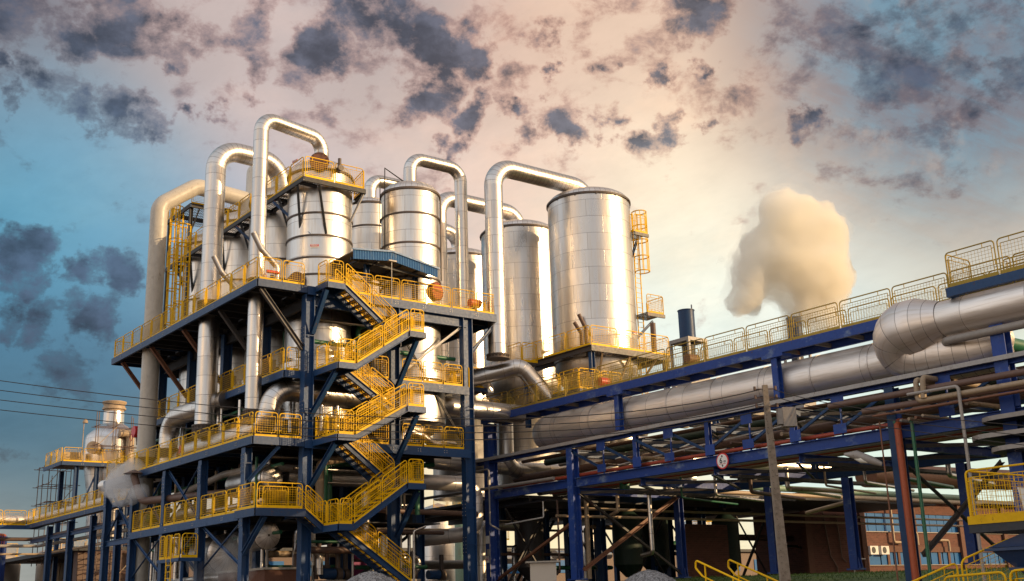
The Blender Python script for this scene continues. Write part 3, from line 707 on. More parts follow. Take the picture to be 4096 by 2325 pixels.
# wooden plate on pads under the high vessel
# ---- vessel beside the blue canopy
Bx, By, Br = 30.85, 49.3, 1.56
EB = vessel('juice_heater_tank', 'rounded silver tank right behind the blue canopy, black rail frame on its side', Bx, By, Br, 11.4, 21.35, .75, (18.3, 19.95, 16.45, 16.05))
b = MB('clad_fine'); b.lathe([(1.1, 8.4), (1.75, 8.9), (1.75, 10.9), (1.56, 11.0), (1.56, 11.5)], Bx, By, 48); b.build('lower_body', EB)
ring(EB, Bx, By, 1.56, 11.3, .42, 'clad_elbow', 'ring_header', .26)
manhole(EB, Bx, By, Br, 15.75, CAMAZ+RAD(58), .5, 'orange'); warn(EB, Bx, By, Br, 16.6, CAMAZ+RAD(30))
for i, (a, zt) in enumerate(((-64, 22.2), (-46, 22.6))):
    p = Vector((Bx+1.72*math.cos(CAMAZ+RAD(a)), By+1.72*math.sin(CAMAZ+RAD(a)), 0))
    MB('black').tube([p+Vector((0, 0, 15.0)), p+Vector((0, 0, zt)), Vector((Bx-.2, By+.1, 22.15))], .035, 6).build('vent_line', EB)
p = Vector((Bx+1.68*math.cos(CAMAZ+RAD(80)), By+1.68*math.sin(CAMAZ+RAD(80)), 0))
MB('flange').tube([p+Vector((0, 0, 16.5)), p+Vector((0, 0, 21.2))], .05, 6).build('drain_line', EB)
# ---- the three storage tanks behind
def big_tank(cx, cy, label, seed):
    t = vessel('storage_tank', label, cx, cy, 2.42, 12.9, 22.45, .8, (), 'clad', 'three big storage tanks in a row')
    b = MB('clad_dull'); b.lathe([(1.9, 6.5), (1.9, 11.6), (2.35, 12.2), (2.35, 12.95)], cx, cy, 56); b.build('skirt', t)
    for a in range(0, 360, 30):
        p = Vector((cx+2.47*math.cos(RAD(a)), cy+2.47*math.sin(RAD(a)), 22.36)); MB('flange').disc(p, (math.cos(RAD(a)), math.sin(RAD(a)), 0), .05, .08, 6).build('lug', t)
    return t
Gx, Gy = 42.1, 47.5
TG = big_tank(Gx, Gy, 'widest silver storage tank, on the square railed platform', 1); warn(TG, Gx, Gy, 2.42, 14.4, CAMAZ+RAD(62)); warn(TG, Gx, Gy, 2.42, 14.9, CAMAZ-RAD(72), 'PERIGO', .3)
TH = big_tank(Gx, 54.3, 'silver storage tank standing just behind the widest one', 2)
TI = big_tank(Gx, 61.1, 'silver storage tank mostly hidden behind the slim loop pipe', 3)
TE = vessel('flash_tank', 'narrow silver tank in the gap between the two evaporator tanks', 33.0, 57.4, 1.45, 14.0, 23.5, .6, (19.3, 22.0), 'clad_fine')
# ================================================================ big process pipes
def bigpipe(name, label, pts, r, R, m='clad', me='clad_elbow', seg=32, group=None, flanges=(), cat='pipe'):
    o = Vector(pts[0]); t = thing(name, o, label, cat, group)
    MB(m).pipe(pts, r, R, seg, m, me, na=12).build('pipe_run', t)
    for (p, n, rr, h) in flanges:
        n = Vector(n); p = Vector(p); b = MB('flange')
        b.tube([p-n*h/2, p-n*h/2+n*.06], rr, 28); b.tube([p+n*h/2-n*.06, p+n*h/2], rr, 28)
        k = int(h/.09)
        for i in range(k): q = p-n*h/2+n*(.06+(h-.12)*(i+.5)/k); b.tube([q-n*.02, q+n*.02], rr*(.93 if i % 2 else .88), 28)
        b.tube([p-n*(h/2-.06), p+n*(h/2-.06)], rr*.86, 28)
        for i in range(20):
            a = 2*math.pi*i/20; _, _, u, w = b.frame(p, p+n); q = p+(u*math.cos(a)+w*math.sin(a))*rr*.95
            b.tube([q-n*h/2, q+n*h/2], .018, 5)
        b.build('expansion_joint', t)
    return t
V = (0, 0, 1)
bigpipe('vapour_pipe', 'tallest silver loop pipe, arching from the deck corner onto the evaporator dome', [(22.15, 49.4, 8.6), (22.15, 49.4, 23.95), (26.0, 50.3, 23.95), (26.0, 50.3, 22.2)], .375, .8, 'clad', group='tall loop pipes', flanges=[((22.15, 49.4, 15.2), V, .46, .5), ((22.15, 49.4, 8.75), V, .46, .6)])
bigpipe('vapour_pipe', 'thick silver loop pipe, second highest, rising behind the deck railing', [(22.1, 55.0, 8.6), (22.1, 55.0, 24.25), (26.05, 55.25, 24.25), (26.05, 55.25, 22)], .535, 1.3, 'clad', group='tall loop pipes', flanges=[((22.1, 55.0, 15.25), V, .66, .62), ((22.1, 55.0, 8.8), V, .66, .6)])
bigpipe('vapour_pipe', 'cream painted pipe bending over in a shallow knee above the far end', [(22.0, 63.2, GZ), (22.0, 63.2, 23.4), (24.2, 63.2, 25.05), (28.5, 63.2, 24.75)], .50, .95, 'cream', 'cream', group='tall loop pipes', flanges=[((22.0, 63.2, 8.2), V, .62, .4)])
t = thing('cream_dome', (28.3, 63.2, 23), 'cream painted domed vessel cap behind the silver loop pipes', 'vessel')
MB('cream').lathe([(1.0, 22.8), (1.3, 23.4), (1.3, 24.2), (.82, 25.4)] + [(.8*math.cos(a*math.pi/16), 26.7+.75*math.sin(a*math.pi/16)) for a in range(9)], 28.3, 63.2, 40).build('shell', t)
bigpipe('vapour_pipe', 'slim silver loop pipe from the tank behind the canopy down to the deck valves', [(Bx, By, 21.9), (Bx, By, 23.65), (34.2, 49.3, 23.65), (34.2, 49.3, 14.9)], .355, .8, 'clad', group='tall loop pipes', flanges=[((34.2, 49.3, 15.3), V, .44, .35)])
bigpipe('vapour_pipe', 'silver loop pipe running from the widest storage tank to beside the deck', [(Gx, Gy, 22.9), (Gx, Gy, 23.5), (35.15, Gy, 23.5), (35.15, Gy, 12.5)], .51, 1.25, 'clad', group='tall loop pipes', flanges=[((35.15, Gy, 12.6), V, .62, .25)])
bigpipe('vapour_pipe', 'silver pipe crossing behind the slim loop, ending on the second storage tank', [(Gx, 54.3, 22.9), (Gx, 54.3, 23.95), (36.0, 54.3, 23.95), (36.0, 54.3, 12)], .49, 1.1, 'clad', group='tall loop pipes')
bigpipe('vapour_pipe', 'silver elbow on the mostly hidden storage tank', [(Gx, 61.1, 22.9), (Gx, 61.1, 24.6), (36.5, 61.1, 24.6), (36.5, 61.1, 12)], .46, 1.1, 'clad', group='tall loop pipes')
bigpipe('vapour_pipe', 'small silver elbow on the narrow tank, vanishing behind its neighbour', [(33.0, 57.4, 23.8), (33.0, 57.4, 25.45), (37.4, 57.4, 25.45), (37.4, 57.4, 14)], .40, .8, 'clad', group='tall loop pipes')
# slanted steam outlets on the deck
for i, (x, y, lab) in enumerate(((22.3, 48.35, 'slanted cut-off vent pipe beside the foot of the tallest loop pipe'), (22.2, 52.9, 'slanted cut-off vent pipe beside the foot of the thick loop pipe'))):
    bigpipe('vent_pipe', lab, [(x+.4, y, 14.8), (x+.4, y, 15.9), (x-.35, y+.15, 16.7), (x-.75, y+.25, 17.5)], .15, .35, 'clad', seg=16, group='slanted vents')
# pipes at middle deck level
bigpipe('vapour_pipe', 'wide pipe lying on the middle deck, turning up and running behind the stairs', [(22.5, 58.2, 8.12), (22.5, 48.85, 8.12), (22.9, 48.7, 9.98), (37.5, 48.7, 9.86)], .50, .92, 'clad_dull', 'clad_elbow')
bigpipe('vapour_pipe', 'narrower pipe continuing the wide lying one towards the red actuator', [(22.5, 58.25, 8.05), (22.5, 62.5, 8.0)], .30, .5, 'clad_dull', 'clad_elbow', flanges=[((22.5, 58.6, 8.05), (0, 1, 0), .42, .3)])
bigpipe('vapour_pipe', 'wide bent pipe dropping to the middle deck beside the cream pipe', [(22.2, 60.3, 7.6), (22.2, 60.3, 10.2), (22.9, 54.2, 10.35)], .50, 1.1, 'clad_dull', 'clad_elbow', flanges=[((22.2, 60.3, 8.3), V, .62, .5)])
bigpipe('vapour_pipe', 'thick weathered pipe crossing low behind the bottom stair flights, ending in a drooping elbow', [(24.3, 50.2, 6.15), (35.4, 50.2, 6.15), (35.4, 50.2, 3.6), (33.5, 52.5, 3.4)], .40, .85, 'duct', 'duct_elbow')
bigpipe('vapour_pipe', 'dark thin horizontal pipe below the thick weathered one', [(28.0, 49.5, 4.6), (35.0, 49.5, 4.5)], .14, .4, 'pipe_brown', 'pipe_brown', 14)
bigpipe('vapour_pipe', 'grey pipe sloping up under the middle deck towards the corner', [(22.6, 61, 5.9), (22.6, 53.5, 6.5), (22.9, 50, 6.5), (26, 49.5, 6.45)], .17, .5, 'pipe_grey', 'pipe_grey', 16)
bigpipe('exhaust_pipe', 'brown elbow pipe with flat rain cap, blowing steam under the middle deck', [(23.0, 52.0, 5.55), (21.0, 60.6, 5.75), (20.8, 61.4, 7.2)], .20, .8, 'pipe_brown', 'pipe_brown', 18)
b = MB('pipe_brown'); b.lathe([(.55, 7.28), (.05, 7.5)], 20.8, 61.4, 20); o = b.build('rain_cap', None); o.parent = bpy.data.objects['exhaust_pipe']; o.matrix_parent_inverse = Matrix.Translation(-bpy.data.objects['exhaust_pipe'].location)
bigpipe('vapour_pipe', 'small silver pipe with a double bend behind the railing of the middle deck', [(29.6, 48.3, 7.6), (29.6, 48.3, 8.5), (30.9, 48.3, 8.2), (31.5, 48.3, 7.85), (32.8, 48.3, 7.85)], .22, .5, 'clad', 'clad_elbow', 18)
# rounded horizontal vessels
def horiz(label, c, d, L, r, sup=True, m='clad_fine'):
    c = Vector(c); d = Vector(d).normalized(); t = thing('condensate_drum', c, label, 'drum', 'horizontal drums with fluted rounded ends')
    e = c + d*L
    MB(m).tube([c, c+d*L/2, e], r, 40).build('shell', t)
    P = [c - d*(r*.42*math.sin(math.pi/2*i/7)) for i in range(8)]; R = [max(.02, r*math.cos(math.pi/2*i/7)) for i in range(8)]
    MB('dome').tube(P, R, 40, caps=True).build('rounded_end', t)
    b = MB('flange'); b.tube([c-d*.01, c+d*.06], r*1.015, 40); b.tube([c-d*r*.44, c-d*r*.40], r*.09, 12); b.build('end_ring', t)
    return t
HV1 = horiz('silver drum above the lowest deck railing, its fluted end facing the stairs', (23.3, 49.6, 5.95), (-.12, 1, -.02), 3.2, .60)
HV2 = horiz('silver drum hung under the lowest deck beside the brick plinths, round end lit', (23.1, 49.5, 3.3), (.12, 1, 0), 2.6, .62)
HV3 = horiz('largest drum at ground level, half hidden in drifting steam', (23.1, 54.0, 2.7), (.12, 1, 0), 3.6, .98)
HV4 = horiz('small drum end behind the three-panel railing of the lowest deck', (22.6, 57.0, 4.95), (.1, 1, 0), 2.2, .42)
b = MB('clad'); b.pipe([(23.3, 50.0, 6.5), (23.3, 50.0, 7.02), (26.5, 50.0, 7.02)], .13, .2, 16, 'clad', 'clad'); b.build('outlet_pipe', HV1)
# small ladder platform
z = 2.45
SP = thing('ladder_platform', (21, 54, z), 'small low platform in bright yellow with a short ladder', 'platform')
deck_part(SP, 20.1, 21.1, 52.4, 55.2, z, 'WS', .16, False); rail(SP, (20.12, 55.1, z), (20.12, 53.6, z), 2, size=.8); rail(SP, (20.12, 53.3, z), (20.12, 52.5, z), 1); rail(SP, (20.15, 52.42, z), (21.0, 52.42, z), 1)
b = MB('yellow')
for s in (53.35, 53.95): b.beam((20.05, s, GZ), (20.05, s, z+1.1), .05, .05)
for i in range(5): b.beam((20.05, 53.35, GZ+.25+i*.3), (20.05, 53.95, GZ+.25+i*.3), .03, .03)
b.build('ladder', SP)
for y in (52.5, 55.1): MB('navy').box(20.2, 20.32, y-.06, y+.06, GZ, z-.16).build('leg', SP)
# ================================================================ vessel-top walkway
z = 20.9
TW = thing('vessel_top_walkway', (24.5, 54, z), 'grated walkway with yellow railing wrapped round the vessel tops', 'platform')
def grat(t, x0, x1, y0, y1, z):
    b = MB('grating'); nx = int((x1-x0)/.12); ny = int((y1-y0)/.5)
    for i in range(nx+1): x = x0+(x1-x0)*i/nx; b.box(x-.008, x+.008, y0, y1, z-.035, z)
    for i in range(ny+1): y = y0+(y1-y0)*i/ny; b.box(x0, x1, y-.008, y+.008, z-.03, z-.004)
    b.build('grating', t)
grat(TW, 24.1, 24.9, 48.6, 67.4, z); grat(TW, 24.9, 27.6, 48.5, 49.3, z)
for p, q in (((24.1, 67.5, z-.13), (24.1, 48.5, z-.13)), ((24.1, 48.5, z-.13), (27.6, 48.5, z-.13)), ((27.6, 48.5, z-.13), (27.9, 50.2, z-.13)), ((24.9, 49.4, z-.13), (24.9, 67.5, z-.13))):
    MB('darksteel').channel(p, q, .1, .24, 1).build('edge_beam', TW)
rail(TW, (24.12, 67.4, z), (24.12, 48.55, z), 12); rail(TW, (24.12, 48.52, z), (27.55, 48.52, z), 2); rail(TW, (27.58, 48.55, z), (27.88, 50.2, z), 1)
for k in range(4):
    cy = A[1]+dy*k
    knee(TW, (24.6, cy-.7, 18.6), (24.15, cy-1.2, 20.7), 'darksteel', .11); knee(TW, (24.6, cy+.6, 18.9), (24.15, cy+1.0, 20.7), 'darksteel', .11)
    knee(TW, (24.9, cy-1.2, 18.2), (24.1, cy+1.5, 20.6), 'navy', .12)
    for yy in (cy-1.4, cy, cy+1.4): MB('darksteel').ibeam((24.1, yy, z-.15), (25.2, yy, z-.15), .1, .18, t=.015).build('floor_joist', TW)
knee(TW, (25.6, 48.9, 18.2), (25.0, 48.6, 20.65), 'black', .09); knee(TW, (27.1, 49.15, 19.2), (27.55, 48.6, 20.65), 'rackgrey', .09)
z = 24.3
HP = thing('upper_access_platform', (26, 66, z), 'highest small railed platform, behind the knee of the cream pipe', 'platform')
grat(HP, 24.3, 28.5, 64.2, 68.2, z)
for p, q in (((24.3, 68.2, z-.13), (24.3, 64.2, z-.13)), ((24.3, 64.2, z-.13), (28.5, 64.2, z-.13)), ((24.3, 66.2, z-.3), (28.5, 66.2, z-.3))): MB('darksteel').channel(p, q, .12, .26, 1).build('edge_beam', HP)
rail(HP, (24.3, 68.2, z), (24.3, 66.0, z), 2, size=1.1); rail(HP, (24.3, 64.25, z), (28.4, 64.25, z), 3)
for x in (24.4, 28.2):
    for y in (64.4, 68.0): MB('darksteel').hcol(x, y, 14.8, z-.2, .2, .2, t=.02).build('post', HP)
for i in range(4): knee(HP, (24.4+i*1.1, 64.4, 22.4), (24.9+i*1.1, 64.3, z-.2), 'darksteel', .09)
def cage_ladder(x, y, z0, z1, az, label, group=None, zc=None):
    t = thing('caged_ladder', (x, y, z0), label, 'ladder', group); b = MB('yellow'); c = math.cos(az); s = math.sin(az)
    P = lambda a, o, zz: Vector((x - s*a + c*o, y + c*a + s*o, zz))
    for k in (-.22, .22): b.beam(P(k, 0, z0), P(k, 0, z1), .05, .05)
    n = int((z1-z0)/.3)
    for i in range(n): b.beam(P(-.22, 0, z0+.2+i*.3), P(.22, 0, z0+.2+i*.3), .025, .025)
    b.build('ladder_rails', t); b = MB('yellow'); zc = zc or z0+2.1; m = max(2, int((z1-zc)/1.0))
    for i in range(m+1):
        zz = zc+(z1-zc)*i/m; pts = [P(.36*math.sin(a), .36-.40*math.cos(a), zz) for a in [RAD(20+320*j/14) for j in range(15)]]; b.tube(pts, .035, 5)
    for a in (60, 105, 140, 180, 220, 255, 300): a = RAD(a); b.beam(P(.36*math.sin(a), .36-.40*math.cos(a), zc), P(.36*math.sin(a), .36-.40*math.cos(a), z1), .045, .02)
    b.build('safety_cage', t); return t
cage_ladder(23.0, 61.0, 14.8, 21.6, math.pi*1.15, 'yellow caged ladder rising from the highest deck next to the cream pipe', 'caged ladders', 15.8)
cage_ladder(24.3, 65.8, 14.8, 24.4, math.pi*1.15, 'yellow caged ladder half hidden behind the cream pipe', 'caged ladders')
# ---- platform round the widest tank
z = 13.15
GP = thing('tank_platform', (Gx, Gy, z), 'square platform with curved-corner railings round the foot of the widest tank', 'platform')
x0, x1, y0, y1 = Gx-2.9, Gx+3.0, Gy-2.9, Gy+3.2
grat(GP, x0, x1, y0, y0+.9, z); grat(GP, x0, x0+.9, y0+.9, y1, z); grat(GP, x1-.9, x1, y0+.9, y1, z)
for p, q in (((x0, y0, z-.16), (x1, y0, z-.16)), ((x0, y0, z-.16), (x0, y1, z-.16)), ((x1, y0, z-.16), (x1, y1, z-.16)), ((x0+.9, y0+.9, z-.16), (x1-.9, y0+.9, z-.16)), ((x0+.9, y0+.9, z-.16), (x0+.9, y1, z-.16))): MB('brace').channel(p, q, .12, .32, 1).build('edge_beam', GP)
rail(GP, (x0, y1, z), (x0, y0, z), 3, mt='yellow'); rail(GP, (x0, y0, z), (x1, y0, z), 3); rail(GP, (x1, y0, z), (x1, y1, z), 3)
rail(GP, (x0-1.2, y1+.1, z-.2), (x0-1.2, y1-1.6, z-.2), 1); rail(GP, (x0-1.2, y1-1.6, z-.2), (x0-.05, y1-1.6, z-.2), 1); grat(GP, x0-1.2, x0-.05, y1-1.6, y1+2.4, z-.2)
for x, y in ((x0+.2, y0+.2), (x1-.2, y0+.2), (x0+.2, y1-.2)): MB('navy').hcol(x, y, 9.5, z-.33, .25, .25, t=.02).build('post', GP)
for a in (-2.0, 0, 2.0):
    knee(GP, (Gx+a*.8, Gy-1.95, 11.7), (Gx+a, y0+.1, z-.3), 'pipe_tan', .1)
# ---- side ladder tower of the widest tank
LT = thing('ladder_tower', (45.6, 46.4, 14), 'slim yellow caged ladder with two small balconies beside the widest tank', 'ladder')
b = MB('yellow'); x, y = 45.2, 46.9; b = MB('yellow')
for k in (-.22, .22): b.beam((x+k, y, 10), (x+k, y, 22.3), .05, .05)
for i in range(40): b.beam((x-.22, y, 10.2+i*.3), (x+.22, y, 10.2+i*.3), .025, .025)
b.build('ladder_rails', LT)
b = MB('yellow')
for zz in (18.6, 19.5, 20.5, 21.4, 22.3):
    b.tube([(x+.42*math.sin(a), y-.42+.45*math.cos(a), zz) for a in [RAD(20+320*j/14) for j in range(15)]], .035, 5)
for a in (60, 105, 140, 180, 220, 255, 300): a = RAD(a); b.beam((x+.42*math.sin(a), y-.42+.45*math.cos(a), 18.6), (x+.42*math.sin(a), y-.42+.45*math.cos(a), 22.3), .045, .02)
b.build('safety_cage', LT)
for (zz, xa, xb) in ((20.7, 44.0, 45.1), (15.9, 44.6, 46.0)):
    grat(LT, xa, xb, 45.7, 47.2, zz); MB('brace').channel((xa, 45.7, zz-.12), (xb, 45.7, zz-.12), .1, .2, 1).build('edge_beam', LT); rail(LT, (xa, 45.72, zz), (xb, 45.72, zz), 1); rail(LT, (xb if xb > 45.5 else xa, 45.72, zz), (xb if xb > 45.5 else xa, 47.2, zz), 1)
    knee(LT, (44.4, 46.6, zz-1.5), (xb-.1, 46.6, zz-.2), 'navy', .12)
# ================================================================ pipe rack with walkway
XR, XF = 36.5, 43.55
PY = [43.33, 38.7, 34.1, 29.45, 24.8, 20.2]; HY = [41.0, 36.4, 31.75, 27.1, 22.5]
# walkway
z = 9.95
WK = thing('elevated_walkway', (37, 35, z), 'long yellow railed walkway above the big horizontal duct', 'walkway')
b = MB('blue'); b.channel((XR, 51.0, z-.19), (XR, 17.0, z-.19), .14, .38, 1); b.build('edge_beam', WK)
MB('blue').channel((XR+1.35, 51.0, z-.19), (XR+1.35, 17.0, z-.19), .14, .38, -1).build('edge_beam', WK)
b = MB('grating')
for i in range(11): x = XR+.09+1.18*i/10; b.box(x-.008, x+.008, 17, 51, z-.04, z-.005)
for i in range(114): y = 17+.3*i; b.box(XR+.08, XR+1.28, y-.01, y+.01, z-.035, z-.008)
b.build('grating', WK)
for i in range(22): MB('brace').beam((XR+.08, 50.6-1.6*i, z-.24), (XR+1.28, 50.6-1.6*i, z-.24), .1, .16).build('cross_member', WK)
rail(WK, (XR+.03, 50.95, z), (XR+.03, 17.0, z), 14, mt='yellow_backlit'); rail(WK, (XR+1.32, 51.9, z), (XR+1.32, 17.0, z), 17, mt='yellow_backlit'); rail(WK, (XR+.03, 50.97, z), (XR+1.3, 50.97, z), 1)
for y in (39.9, 30.15): MB('blue').hcol(XR+.15, y, 7.75, z-.38, .3, .3, t=.025).box(XR-.1, XR+.5, y-.55, y+.55, z-.52, z-.385).build('post', WK)
rl = thing('railed_platform', (35, 43, 10), 'high railed platform over the neck of the upper duct, nearest to the tray arcs', 'platform')
z = 10.3
MB('navy').channel((35.9, 21.6, z-.18), (35.9, 15.5, z-.18), .14, .32, 1).build('edge_beam', rl); grat(rl, 36.0, 37.6, 15.5, 21.6, z)
MB('navy').channel((35.9, 21.6, z-.18), (37.7, 21.6, z-.18), .14, .3, 1).build('edge_beam', rl)
rail(rl, (35.92, 21.55, z), (35.92, 15.6, z), 3, H=1.25, mt='yellow_backlit'); rail(rl, (35.95, 21.55, z), (37.6, 21.55, z), 1, H=1.25, mt='yellow_backlit'); rail(rl, (37.65, 20.4, z), (37.65, 15.6, z), 3, H=1.0, mt='yellow_backlit')
# truss
TR = thing('pipe_rack_truss', (XR, 35, 5.3), 'blue bridge truss with faded patches spanning the road, carrying the round sign', 'truss')
MB('blue').ibeam((XR, 50.0, 5.58), (XR, 43.6, 5.58), .26, .42).build('lower_chord', TR)
MB('blue').ibeam((XR, 43.1, 5.58), (XR, 17.0, 5.58), .26, .44).build('lower_chord', TR)
MB('blue').ibeam((XR, 51.6, 7.42), (XR, 17.0, 7.42), .24, .22).build('upper_chord', TR)
b = MB('rackgrey'); b.channel((XR-.33, 52.6, 7.52), (XR-.33, 17.0, 7.52), .14, .16, 1); b.build('cable_tray', TR)
b = MB('rackgrey')
for i in range(28): b.box(XR-.28, XR-.14, 50.8-1.24*i, 50.86-1.24*i, 7.5, 7.56)
b.build('tray_bracket', TR)
for y in PY[1:]:
    MB('blue').hcol(XR, y, 5.81, 7.30, .2, .24, t=.02).build('post', TR)
    MB('blue').box(XR-.17, XR-.15, y-.45, y+.1, 5.85, 6.3).build('gusset', TR)
for y in HY:
    MB('blue').beam((XR, y, 5.81), (XR, y, 7.30), .07, .05).build('hanger', TR); MB('blue').box(XR-.17, XR-.15, y-.3, y+.3, 6.9, 7.31).build('gusset', TR); MB('blue').box(XR-.17, XR-.15, y-.3, y+.3, 5.88, 6.25).build('gusset', TR)
nodes = sorted(PY+HY, reverse=True)
for i in range(len(nodes)-1):
    a, c = nodes[i], nodes[i+1]; hi = (a, c) if a > 34.0+.2 else (c, a)
    MB('navy').angle((XR-.1, hi[0], 7.15), (XR-.1, hi[1], 6.05), .09).build('diagonal', TR)
for y in PY[:-1]+[20.2]:
    for zz, h in ((5.2, .36), (7.05, .34)): MB('blue' if zz < 6 else 'navy').ibeam((XR+.18, y, zz), (XF-.2, y, zz), .22, h, t=.025).build('cross_beam', TR)
for y0, y1 in zip(PY[:-1], PY[1:]):
    for zz in (5.12, 6.98):
        MB('brace').angle((XR+.3, y0-.2, zz), (XF-.3, y1+.2, zz), .12).build('wind_brace', TR); MB('brace').angle((XR+.3, y1+.2, zz-.03), (XF-.3, y0-.2, zz-.03), .12).build('wind_brace', TR)
MB('navy').ibeam((XF, 50, 5.3), (XF, 17, 5.3), .25, .5).build('far_chord', TR); MB('navy').ibeam((XF, 50, 7.2), (XF, 17, 7.2), .25, .3).build('far_chord', TR)
for y in PY: MB('navy').hcol(XF, y, 5.56, 7.04, .26, .26, t=.022).build('post', TR)
gr = 'blue columns of the pipe rack'
Q = column(XR, 50.25, GZ-.1, 9.5, 'bright blue rack column with conduit and small letter plate, first beyond the stairs', w=.62, d=.42, m='blue', group=gr)
MB('sign_white').box(XR-.35, XR-.32, 50.1, 50.4, 3.05, 3.45).build('plate', Q); MB('sign_white').box(XR-.35, XR-.32, 50.15, 50.4, 2.05, 2.4).build('plate', Q); text_part('H', 'lettering', Q, (XR-.355, 50.27, 2.22), math.pi, .26, 'bright_red', True)
b = MB('pipe_grey'); b.pipe([(XR-.5, 56.5, 6.95), (XR-.5, 49.75, 6.95), (XR-.5, 49.75, 4.0), (XR-.1, 49.4, 3.7)], .045, .18, 8, 'pipe_grey'); b.box(XR-.56, XR-.44, 49.69, 49.81, 6.1, 6.55); b.build('conduit', Q)
b = MB('pipe_grey'); b.tube([(XR-.38, 49.98, 3.7), (XR-.38, 49.98, 1.3)], .02, 5); b.box(XR-.42, XR-.33, 50.0, 50.2, 2.4, 2.75); b.build('switch_box', Q)
column(XR, 43.33, GZ-.05, 7.28, 'bright blue rack column beside the concrete block', w=.46, d=.42, m='blue', group=gr)
column(XR, 24.75, -.6, 7.28, 'dark blue rack column with an orange downpipe strapped to it', w=.42, d=.38, m='navy', group=gr)
column(XR, 20.2, -1.6, 8.72, 'pale worn blue column holding up the upper duct, closest of all', w=.46, d=.5, m='blue', group=gr)
for i, y in enumerate((43.2, 37.0, 32.4, 26.6)): column(XF, y, GZ-.05, 5.02, f'far-side rack column, {ORD[i]} past the concrete block', w=.34, d=.4, m='blue', group=gr)
xbr = thing('sway_bracing', (40, 43.2, 3), 'crossed brown and dark sway braces in front of the brick wall', 'bracing', 'big crossed braces under the rack')
MB('brace').angle((36.7, 43.15, 5.1), (43.4, 43.15, 1.2), .16).build('brace', xbr); MB('rustbrown').angle((36.7, 43.05, 1.4), (43.4, 43.05, 5.1), .15).build('brace', xbr)
xb2 = thing('sway_bracing', (36.5, 46, 3), 'rust brown sway brace rising from the lettered column to its neighbour', 'bracing', 'big crossed braces under the rack')
MB('rustbrown').angle((36.5, 49.9, 1.2), (36.5, 43.6, 3.7), .18).build('brace', xb2)
xb3 = thing('sway_bracing', (40, 24.8, 3), 'crossed braces behind the orange downpipe', 'bracing', 'big crossed braces under the rack')
MB('darksteel').angle((36.8, 24.8, 4.6), (43.4, 24.8, .9), .15).build('brace', xb3); MB('brace').angle((37.2, 24.7, 1.2), (43.4, 24.7, 4.9), .15).build('brace', xb3)
# ---- pipes lying on / beside the rack
def P(name, label, pts, r, R=.3, m='pipe_tan', seg=12, group=None, cat='pipe'): return bigpipe(name, label, pts, r, R, m, m, seg, group, (), cat)
gp = 'service pipes of the rack'
P('service_pipe', 'red painted pipe running inside the truss above the lower beam', [(36.85, 49.6, 5.98), (36.85, 25.1, 5.98)], .085, m='red', group=gp)
P('service_pipe', 'grey insulated pipe reaching out of the truss past the lettered column', [(36.05, 57.5, 5.95), (36.05, 44.3, 5.9)], .085, m='pipe_grey', group=gp)
P('service_pipe', 'upper chocolate brown pipe on the road side of the truss', [(35.7, 27.0, 6.86), (35.7, 16.5, 6.8)], .12, m='pipe_brown', group=gp)
P('service_pipe', 'lower chocolate brown pipe on the road side of the truss', [(35.7, 25.5, 6.44), (35.7, 16.5, 6.36)], .12, m='pipe_brown', group=gp)
P('service_pipe', 'tan pipe rising in an elbow, then crossing the rack, first of two risers', [(35.6, 16.5, 6.45), (35.6, 23.1, 6.45), (35.6, 23.1, 7.22), (41, 23.1, 7.22)], .10, .16, group=gp)
P('service_pipe', 'tan pipe rising beside its twin from the thin hooked line', [(35.5, 22.8, 6.5), (35.5, 22.75, 7.25), (41, 22.75, 7.25)], .10, .16, group=gp)
P('service_pipe', 'thin orange-brown pipe lowest of the bundle beside the worn blue column', [(35.55, 25.0, 6.18), (35.55, 16.5, 6.18)], .045, m='rustbrown', group=gp, seg=8)
P('service_pipe', 'thin pale pipe next to the orange-brown one', [(35.75, 24.4, 6.2), (35.75, 16.5, 6.2)], .05, m='pipe_tan', group=gp, seg=8)
P('service_pipe', 'slim grey pipe that turns down to the ground near the basket platform', [(35.45, 23.4, 6.72), (35.45, 21.4, 6.70), (35.45, 21.4, -1.2)], .06, .14, m='pipe_grey', group=gp, seg=8)
P('service_pipe', 'orange downpipe on the dark blue column', [(36.9, 24.4, 5.95), (36.1, 24.4, 5.95), (36.1, 24.4, -1.4)], .13, .2, m='orange', group=gp)
P('service_pipe', 'thin dark green downpipe beside the orange one', [(36.1, 23.8, 6.0), (36.1, 23.8, -1.4)], .065, m='green', group=gp, seg=8)
for i, (y, m_, lab) in enumerate(((23.0, 'pipe_tan', 'nearest'), (23.35, 'rustbrown', 'second'), (23.7, 'pipe_tan', 'third'), (24.1, 'pipe_grey', 'fourth'), (24.45, 'green', 'last, green'))):
    P('service_pipe', f'pipe crossing the rack above the blue end beam, {lab} of five side by side'.replace('nearest', 'front'), [(35.6+.1*i, y, 5.92), (42.5, y, 5.95)], .06, m=m_, group=gp, seg=8)
P('service_pipe', 'long tan pipe under the rack, upper of two, crossing in front of the brick wall', [(38.5, 46, 4.62), (75, 46, 4.62)], .075, m='pipe_tan', group=gp, seg=8)
P('service_pipe', 'long tan pipe under the rack, lower of two, crossing in front of the brick wall', [(37.5, 46, 4.22), (75, 46, 4.22)], .075, m='pipe_tan', group=gp, seg=8)
P('service_pipe', 'pale green pipe laid high behind the slanting concrete pole', [(46, 44.5, 6.0), (74, 44.5, 6.0)], .19, m='green_pale', group=gp)
P('service_pipe', 'tan pipe under the pale green one', [(46, 44.2, 5.6), (74, 44.2, 5.6)], .12, m='pipe_tan', group=gp)
P('service_pipe', 'tan standpipe beside the rack column by the concrete block', [(38.1, 44.3, 1.0), (38.1, 44.3, 5.1)], .12, m='pipe_tan', group=gp)
